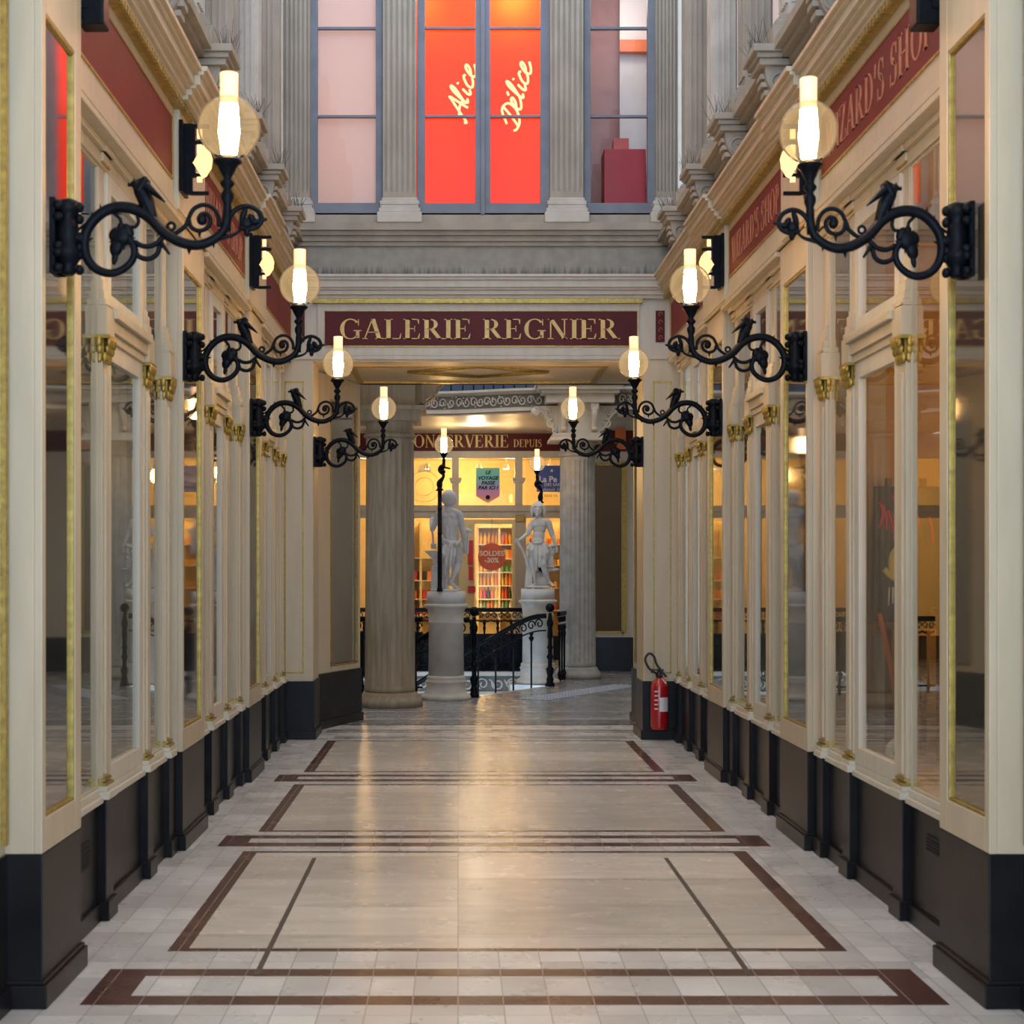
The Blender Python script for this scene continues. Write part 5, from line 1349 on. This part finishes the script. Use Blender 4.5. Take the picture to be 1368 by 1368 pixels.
# ------------------------------------------------------------------ statues
KS = 875.0
def statue1():
    t = thing('statue', 'marble statue of a draped boy seen from behind, standing at an anvil', 'statue', (at(594, 0, PY1)[0], PY1, 1.323))
    p = lambda cx, cy, y=0: ((cx - 354) / KS, y, (1262 - cy) / KS)
    bm = B()
    # torso, seen from the back (back faces the camera at -y)
    blob(bm, p(400, 262, .01), .084, .092, .098)
    capsule(bm, p(397, 320, 0), p(395, 400, -.01), .050, .058)
    blob(bm, p(400, 455, -.005), .128, .066, .072); blob(bm, p(400, 530, -.01), .116, .068, .12); blob(bm, p(403, 620, -.008), .098, .066, .11); blob(bm, p(405, 700, .0), .096, .068, .09); blob(bm, p(410, 760, 0), .105, .08, .09)
    capsule(bm, p(390, 385, -.005), p(300, 432, -.005), .042, .050); capsule(bm, p(400, 385, -.005), p(505, 432, -.005), .042, .050)
    capsule(bm, p(358, 450, -.052), p(345, 510, -.045), .022, .014); capsule(bm, p(440, 450, -.052), p(455, 510, -.045), .022, .014)
    capsule(bm, p(375, 560, -.055), p(382, 690, -.052), .020, .022); capsule(bm, p(422, 560, -.055), p(420, 690, -.052), .020, .022)
    # arm lifted on the anvil side
    capsule(bm, p(290, 440, 0), p(222, 590, .02), .046, .036); capsule(bm, p(222, 590, .02), p(208, 520, .10), .035, .024)
    capsule(bm, p(208, 520, .10), p(210, 485, .12), .026, .022)
    for i, (dx, l) in enumerate(((-16, 38), (-6, 44), (5, 42), (15, 34))):
        capsule(bm, p(210 + dx, 480, .12 - .004 * i), p(210 + dx * 1.25, 480 - l * .7, .135), .0085, .0075, 8); capsule(bm, p(210 + dx * 1.25, 480 - l * .7, .135), p(212 + dx, 480 - l, .115), .0075, .006, 8)
    capsule(bm, p(225, 500, .11), p(236, 470, .10), .010, .008, 8)
    # lowered arm
    capsule(bm, p(512, 440, 0), p(555, 630, .0), .050, .036); capsule(bm, p(555, 630, .0), p(572, 780, .06), .036, .024); capsule(bm, p(572, 780, .06), p(568, 820, .07), .026, .02)
    for i in range(4): capsule(bm, p(555 + i * 9, 815, .075 - i * .008), p(552 + i * 9, 848 + 4 * (i % 2), .08), .0085, .0065, 8)
    capsule(bm, p(552, 790, .08), p(540, 822, .09), .010, .008, 8)
    # legs
    capsule(bm, p(455, 780, 0), p(492, 960, .04), .072, .050); capsule(bm, p(492, 960, .04), p(470, 1050, -.01), .048, .048); capsule(bm, p(470, 1050, -.01), p(425, 1165, -.05), .046, .026)
    capsule(bm, p(420, 1170, -.05), p(500, 1240, .03), .028, .024); capsule(bm, p(418, 1160, -.055), p(410, 1185, -.05), .026, .022)
    for i in range(5): capsule(bm, p(495 + i * 7, 1245, .05 - i * .01), p(512 + i * 6, 1252, .07 - i * .012), .009, .007, 8)
    capsule(bm, p(375, 790, 0), p(372, 980, .02), .072, .050); capsule(bm, p(372, 980, .02), p(372, 1080, -.01), .048, .044); capsule(bm, p(372, 1080, -.01), p(375, 1210, .0), .042, .026); capsule(bm, p(378, 1232, -.01), p(360, 1240, .12), .028, .022)
    sculpt('body', bm, 'marble', t, .0085, 7)
    bm = B()   # curly hair
    R = random.Random(4)
    for i in range(150):
        e = math.asin(1 - 1.75 * (i + .5) / 150); a = i * 2.399963
        d = Vector((.088 * cos(e) * cos(a), .098 * cos(e) * sin(a), .096 * sin(e)))
        if d.y > .04 and e < .5: continue
        tn = Vector((-sin(a), cos(a), .5)) * .010; c = Vector(p(400, 255, .006)) + d; capsule(bm, c - tn, c + tn, .010, .006, 8)
    blob(bm, p(400, 252, .005), .088, .098, .094); blob(bm, p(398, 305, -.04), .070, .055, .055)
    sculpt('hair', bm, 'marble', t, .007, 2)
    bm = B()   # drapery knotted at the hip, falling in long folds
    blob(bm, p(405, 745, 0), .118, .095, .05)
    for k in range(3):
        capsule(bm, p(322, 688 + k * 22, -.06), p(400, 735 + k * 20, -.115), .012, .015); capsule(bm, p(400, 735 + k * 20, -.115), p(480, 770 + k * 8, -.10), .015, .014)
    for k in range(3): capsule(bm, p(525, 705 + k * 24, -.045), p(470, 765 + k * 8, -.115), .014, .017)
    blob(bm, p(478, 752, -.12), .034, .026, .036); blob(bm, p(500, 740, -.105), .022, .02, .03)
    top = [(345, 770), (365, 775), (388, 780), (410, 785), (432, 785), (452, 785), (470, 780)]
    end = [(338, 945), (352, 985), (352, 1080), (378, 1125), (402, 1060), (432, 1050), (450, 1000)]
    for i in range(7):
        (a0, b0), (a1, b1) = top[i], end[i]; y = -.125 if i % 2 == 0 else -.095
        m_ = p((a0 + a1) / 2 - 6, (b0 + b1) / 2, y - .02)
        capsule(bm, p(a0, b0, -.11), m_, .013, .021); capsule(bm, m_, p(a1, b1, y + .02), .021, .008)
    for i in range(6):
        x = 350 + i * 20; capsule(bm, p(x, 790, -.075), p(x - 4, 930 + 15 * (i % 3), -.07), .022, .018)
    for i in range(4): capsule(bm, p(485 + i * 12, 770, -.07 + .03 * i), p(478 + i * 20, 900 + 16 * i, -.04 + .03 * i), .024, .014)
    sculpt('drapery', bm, 'marble', t, .0075, 2)
    # tool in lowered hand: hammer head rising behind
    bm = B(); capsule(bm, p(600, 850, .08), p(608, 640, .1), .016, .018); blob(bm, p(610, 610, .1), .045, .028, .03, Matrix.Rotation(.25, 3, 'Y')); capsule(bm, p(620, 605, .1), p(652, 612, .1), .022, .010); capsule(bm, p(606, 600, .1), p(600, 575, .1), .016, .01)
    sculpt('tool', bm, 'marble', t, .008, 3)
    # stick from lifted hand
    bm = B(); capsule(bm, p(212, 500, .12), p(232, 760, .12), .010, .014); bx(bm, *[c for c in ((205 - 354) / KS, (262 - 354) / KS)], .08, .16, (1262 - 800) / KS, (1262 - 745) / KS); obj('hammer', bm, 'marble', t, .006)
    # anvil and block
    bm = B()
    prism(bm, [(132, 820), (150, 846), (215, 905), (235, 960), (222, 1000), (345, 1000), (350, 940), (385, 890), (470, 872), (522, 850), (526, 822)][::-1], lambda a, b_: ((a - 354) / KS, .05, (1262 - b_) / KS), lambda a, b_: ((a - 354) / KS, .19, (1262 - b_) / KS))
    obj('anvil', bm, 'marble', t, .008)
    bm = B(); prism(bm, [(212, 1000), (220, 990), (340, 990), (352, 1010), (356, 1262), (205, 1262)][::-1], lambda a, b_: ((a - 354) / KS, .02, (1262 - b_) / KS), lambda a, b_: ((a - 354) / KS, .2, (1262 - b_) / KS)); obj('block', bm, 'marble', t, .012)
    bm = B(); lathe(bm, [(.17, -.0005), (.17, .02), (.16, .028)], 0.0, 0, 32); obj('plinth', bm, 'marble', t)
statue1()

KT = 878.0
def statue2():
    t = thing('statue', 'marble statue of a smiling long-haired child in knotted skirt with flower basket', 'statue', (at(718.5, 0, PY2)[0], PY2, 1.335))
    p = lambda cx, cy, y=0: ((cx - 442) / KT, y, (1240 - cy) / KT)
    bm = B()
    blob(bm, p(440, 290, -.01), .066, .078, .088); blob(bm, p(434, 330, -.035), .045, .05, .045)      # skull and jaw
    capsule(bm, p(436, 292, -.085), p(432, 316, -.098), .006, .011, 8)                               # nose
    blob(bm, p(410, 318, -.068), .018, .014, .018); blob(bm, p(462, 318, -.068), .018, .014, .018)     # cheeks
    blob(bm, p(434, 342, -.085), .018, .010, .006); blob(bm, p(434, 350, -.083), .014, .010, .006); blob(bm, p(434, 362, -.078), .016, .014, .013)
    capsule(bm, p(402, 280, -.072), p(424, 280, -.084), .007, .007, 8); capsule(bm, p(448, 280, -.084), p(470, 280, -.070), .007, .007, 8)
    blob(bm, p(414, 296, -.072), .009, .008, .006); blob(bm, p(456, 296, -.072), .009, .008, .006)
    capsule(bm, p(448, 350, .01), p(458, 400, 0), .038, .044)
    blob(bm, p(462, 455, 0), .112, .062, .075); blob(bm, p(462, 520, .0), .098, .06, .085); blob(bm, p(452, 600, -.006), .090, .062, .085); blob(bm, p(442, 665, -.01), .098, .07, .07)
    blob(bm, p(420, 470, -.040), .042, .022, .030); blob(bm, p(504, 470, -.040), .042, .022, .030)
    capsule(bm, p(385, 430, 0), p(560, 425, 0), .040, .044)
    capsule(bm, p(375, 445, 0), p(318, 575, -.03), .044, .035); capsule(bm, p(318, 575, -.03), p(215, 655, -.10), .031, .020)
    blob(bm, p(196, 664, -.11), .026, .016, .018)
    for i in range(4): capsule(bm, p(190, 655 + i * 7, -.12 + i * .004), p(152, 648 + i * 13, -.135), .0085, .0065, 8)
    capsule(bm, p(200, 650, -.12), p(172, 636, -.13), .009, .007, 8)
    capsule(bm, p(572, 440, 0), p(618, 585, .01), .046, .036); capsule(bm, p(618, 585, .01), p(668, 725, -.03), .031, .021); blob(bm, p(676, 765, -.035), .018, .016, .03)
    for i in range(4): capsule(bm, p(666 + i * 7, 780, -.04 + .005 * i), p(655 + i * 6, 812, -.045), .0085, .0065, 8)
    capsule(bm, p(662, 755, -.05), p(646, 778, -.055), .009, .007, 8)
    capsule(bm, p(395, 740, 0), p(372, 930, -.02), .070, .048); capsule(bm, p(372, 930, -.02), p(385, 1040, .0), .044, .040); capsule(bm, p(385, 1040, 0), p(402, 1170, 0), .038, .024); capsule(bm, p(402, 1205, .0), p(345, 1225, -.10), .028, .018)
    for i in range(5): capsule(bm, p(325 + i * 9, 1226, -.10), p(312 + i * 11, 1232, -.125), .009, .007, 8)
    capsule(bm, p(490, 740, 0), p(500, 940, -.06), .074, .052); capsule(bm, p(500, 940, -.06), p(540, 1060, .0), .046, .042); capsule(bm, p(540, 1060, 0), p(585, 1160, .04), .038, .024); capsule(bm, p(590, 1180, .04), p(625, 1205, -.06), .027, .020)
    for i in range(5): capsule(bm, p(612 + i * 7, 1208, -.06), p(610 + i * 8, 1216, -.085), .009, .007, 8)
    sculpt('body', bm, 'marble', t, .0075, 4)
    bm = B()   # long bobbed hair with fringe
    blob(bm, p(445, 250, .018), .084, .088, .082)
    for i in range(26):
        a = pi * (-.10 + 1.20 * i / 25); ca, sa = cos(a), sin(a)
        capsule(bm, p(445 + 66 * ca, 245, .01 + .070 * sa), p(446 + 78 * ca, 300, .012 + .082 * sa), .022, .022); capsule(bm, p(446 + 78 * ca, 300, .012 + .082 * sa), p(446 + 74 * ca, 352 + 5 * (i % 3), .012 + .076 * sa), .022, .013)
    for i in range(9): capsule(bm, p(420 + i * 6, 188, -.018), p(390 + i * 12.5, 246 - 2 * abs(i - 4), -.066), .014, .009)
    sculpt('hair', bm, 'marble', t, .0065, 5)
    bm = B()   # knotted skirt with folds
    blob(bm, p(440, 740, 0), .118, .088, .07)
    for i in range(10):
        x = 318 + i * 26; zb = [830, 850, 860, 880, 960, 985, 990, 975, 940, 900][i]
        capsule(bm, p(350 + i * 19, 700, -.075 + .004 * abs(i - 4)), p(x, (700 + zb) / 2, -.10 + .015 * (i % 2) + .003 * abs(i - 5)), .017, .028); capsule(bm, p(x, (700 + zb) / 2, -.10 + .015 * (i % 2) + .003 * abs(i - 5)), p(x + (8 if i > 4 else 0), zb, -.085 + .02 * (i % 2)), .028, .012)
    for i in range(9):
        a = pi * i / 8; capsule(bm, p(440 + 95 * cos(a), 700, .09 * sin(a)), p(440 + 110 * cos(a), 940, .085 * sin(a)), .026, .026)
    blob(bm, p(430, 690, -.09), .03, .022, .024); blob(bm, p(392, 690, -.088), .034, .018, .018, Matrix.Rotation(.3, 3, 'Y')); blob(bm, p(472, 688, -.088), .034, .018, .018, Matrix.Rotation(-.3, 3, 'Y'))
    for i in range(5): capsule(bm, p(385 + i * 12, 870, -.05), p(375 + i * 14, 1010 + 16 * (i % 2), -.03), .02, .012)
    sculpt('drapery', bm, 'marble', t, .009, 2)
    bm = B()   # bough leaning on tree stump
    capsule(bm, p(195, 690, -.11), p(240, 760, -.1), .022, .018); capsule(bm, p(240, 760, -.1), p(300, 880, -.06), .018, .022); capsule(bm, p(300, 880, -.06), p(330, 1000, 0), .024, .032); capsule(bm, p(330, 1000, 0), p(325, 1225, .02), .036, .055)
    for i in range(10): capsule(bm, p(300 + 7 * i, 1050 + 12 * (i % 4), -.03), p(302 + 7 * i, 1225, -.04), .009, .014, 8)
    sculpt('tree_stump', bm, 'marble', t, .009, 3)
    bm = B()   # flower basket at the hip
    R = random.Random(9)
    blob(bm, p(605, 800, 0), .062, .055, .07); capsule(bm, p(570, 740, 0), p(640, 700, .0), .018, .016)
    for i in range(34): blob(bm, p(605 + R.uniform(-62, 62), 790 + R.uniform(-85, 85), R.uniform(-.06, .03)), R.uniform(.012, .024), .018, R.uniform(.010, .02), Matrix.Rotation(R.uniform(0, 3), 3, 'Y'), 8, 6)
    for i in range(5): capsule(bm, p(570 + 12 * i, 880, -.03), p(580 + 16 * i, 985, -.02), .018, .010)
    sculpt('flower_basket', bm, 'marble', t, .009, 1)
    bm = B(); blob(bm, p(500, 1160, .06), .12, .06, .10); capsule(bm, p(560, 1020, .04), p(686, 1015, .04), .03, .022); capsule(bm, p(560, 1030, .05), p(520, 1150, .06), .04, .06); blob(bm, p(450, 1150, .06), .09, .05, .14)
    sculpt('rock', bm, 'marble', t, .011, 3)
    bm = B(); lathe(bm, [(.17, -.0005), (.17, .02), (.16, .03)], 0, 0, 32); obj('plinth', bm, 'marble', t)
statue2()

# ------------------------------------------------------------------ post lamps on the pedestals
def post_lamp(x, y, zbase, zc, gx, label, rr=.1165):
    t = thing('post_lamp', label, 'lamp', (x, y, 0))
    bm = B(); lathe(bm, [(.036, zbase), (.036, zbase + .03), (.027, zbase + .05), (.026, zc - .56)], seg=12)
    for z in (zbase + .35, zbase + .7, zbase + 1.0):
        if z < zc - .6: lathe(bm, [(.031, z), (.031, z + .012)], seg=12)
    obj('pole', bm, 'iron', t)
    bm = B(); lathe(bm, [(.055, zc - .56), (.03, zc - .53), (.026, zc - .50)], seg=12)
    tube(bm, [(0, 0, zc - .52), (.0, 0, zc - .46), (gx * .35 + .03, 0, zc - .38), (gx * .6 - .02, 0, zc - .31), (gx * .9, 0, zc - .25), (gx, 0, zc - .19)], lambda q: .028 + .01 * sin(q * 12), 10, 4)
    for z in (.33, .27): blob(bm, (gx * .6, -.02, zc - z), .042, .035, .028, seg=8, rings=6)
    capsule(bm, (gx * .7, 0, zc - .27), (gx + .07, 0, zc - .29), .014, .010, 8)
    lathe(bm, [(.016, zc - .22), (.02, zc - .18), (.014, zc - .165), (.03, zc - .14), (.045, zc - .115), (.05, zc - .105), (.04, zc - .098)], gx, 0, 14)
    obj('ornate_neck', bm, 'iron', t)
    bm0 = lamp_glass(t, gx, zc, rr)
y = PY1 - .205; x = at(587.5, 0, y)[0]; gx, gz = at(593, 594, y)
post_lamp(x, y, 1.325, gz, gx - x, 'slender black post lamp with lit globe in front of the anvil statue')
y = PY2 + .205; x = at(722, 0, y)[0]; gx, gz = at(717.5, 619, y)
post_lamp(x, y, 1.325, gz, gx - x, 'slender black post lamp with lit globe behind the young statue')

# ------------------------------------------------------------------ fire extinguisher
def extinguisher():
    t = thing('fire_extinguisher', 'red fire extinguisher with looped black hose against the black plinth', 'fire extinguisher', (1.87, 14.26, 0))
    bm = B(); lathe(bm, [(.05, .105), (.078, .115), (.082, .14), (.082, .50), (.07, .545), (.035, .575), (.03, .59)], seg=28); obj('cylinder', bm, 'red_ext', t)
    bm = B(); lathe(bm, [(.03, .59), (.034, .60), (.034, .63), (.02, .64), (.02, .655)], seg=14); bx(bm, -.09, .04, -.012, .012, .655, .668); bx(bm, -.08, .03, -.012, .012, .635, .642); obj('valve', bm, 'rubber', t)
    bm = B(); tube(bm, [(-.03, -.02, .63), (-.10, -.03, .68), (-.135, -.03, .76), (-.10, -.03, .815), (-.055, -.03, .79), (-.03, -.03, .72), (.01, -.04, .66), (.06, -.05, .60)], .011, 8, 5); obj('hose', bm, 'rubber', t)
    bm = B()
    for k in range(6):
        a0 = radians(-95 + k * 11); a1 = radians(-95 + (k + 1) * 11)
        vs = [bm.verts.new((.0835 * cos(a), .0835 * sin(a), z)) for a, z in ((a0, .28), (a1, .28), (a1, .41), (a0, .41))]; bm.faces.new(vs)
    o = obj('label', bm, 'paper', t); o.modifiers.new('s', 'SOLIDIFY').thickness = .001
    bm = B()
    for k in range(5): bx(bm, -.055, -.022, -.0795, -.074, .46 - k * .04, .472 - k * .04)
    obj('marking', bm, 'paper', t)
    bm = B(); bx(bm, 1.81, 1.93, 14.355, 14.375, .2, .5); o = obj('wall_bracket', bm, 'rubber'); o.parent = t; o.matrix_parent_inverse = t.matrix_world.inverted(); o.location = (-1.87, -14.26, 0)
extinguisher()

# ------------------------------------------------------------------ potted palm glimpsed past the column
# ------------------------------------------------------------------ light
w = bpy.data.worlds.new('sky'); S.world = w; w.use_nodes = True
N = w.node_tree.nodes; L = w.node_tree.links
bg = N['Background']
tc = N.new('ShaderNodeTexCoord'); sp = N.new('ShaderNodeSeparateXYZ'); L.new(tc.outputs['Generated'], sp.inputs[0])
rp = N.new('ShaderNodeValToRGB'); L.new(sp.outputs['Z'], rp.inputs[0])
rp.color_ramp.elements[0].position = 0; rp.color_ramp.elements[0].color = (1.05, 1.5, 2.15, 1)
rp.color_ramp.elements[1].position = .6; rp.color_ramp.elements[1].color = (.60, .60, .62, 1)
L.new(rp.outputs[0], bg.inputs[0]); bg.inputs[1].default_value = 2.9

cam = bpy.data.cameras.new('camera'); co = bpy.data.objects.new('camera', cam); COL.objects.link(co)
co.location = (0, 0, EYE); co.rotation_euler = (radians(90), 0, 0)
cam.sensor_width = 36; cam.lens = F / 1368 * 36; cam.shift_x = (684 - X0) / 1368; cam.shift_y = (Y0P - 684) / 1368
cam.clip_start = .05; cam.clip_end = 200
cam.dof.use_dof = True; cam.dof.focus_distance = 16; cam.dof.aperture_fstop = 5.6
S.camera = co
S.view_settings.view_transform = 'Standard'; S.view_settings.look = 'None'; S.view_settings.exposure = 0.0; S.view_settings.gamma = 1
S.view_settings.use_curve_mapping = False
S.cycles.max_bounces = 8; S.cycles.transparent_max_bounces = 16; S.cycles.sample_clamp_indirect = 6; S.cycles.use_denoising = True
S.cycles.caustics_reflective = False; S.cycles.caustics_refractive = False
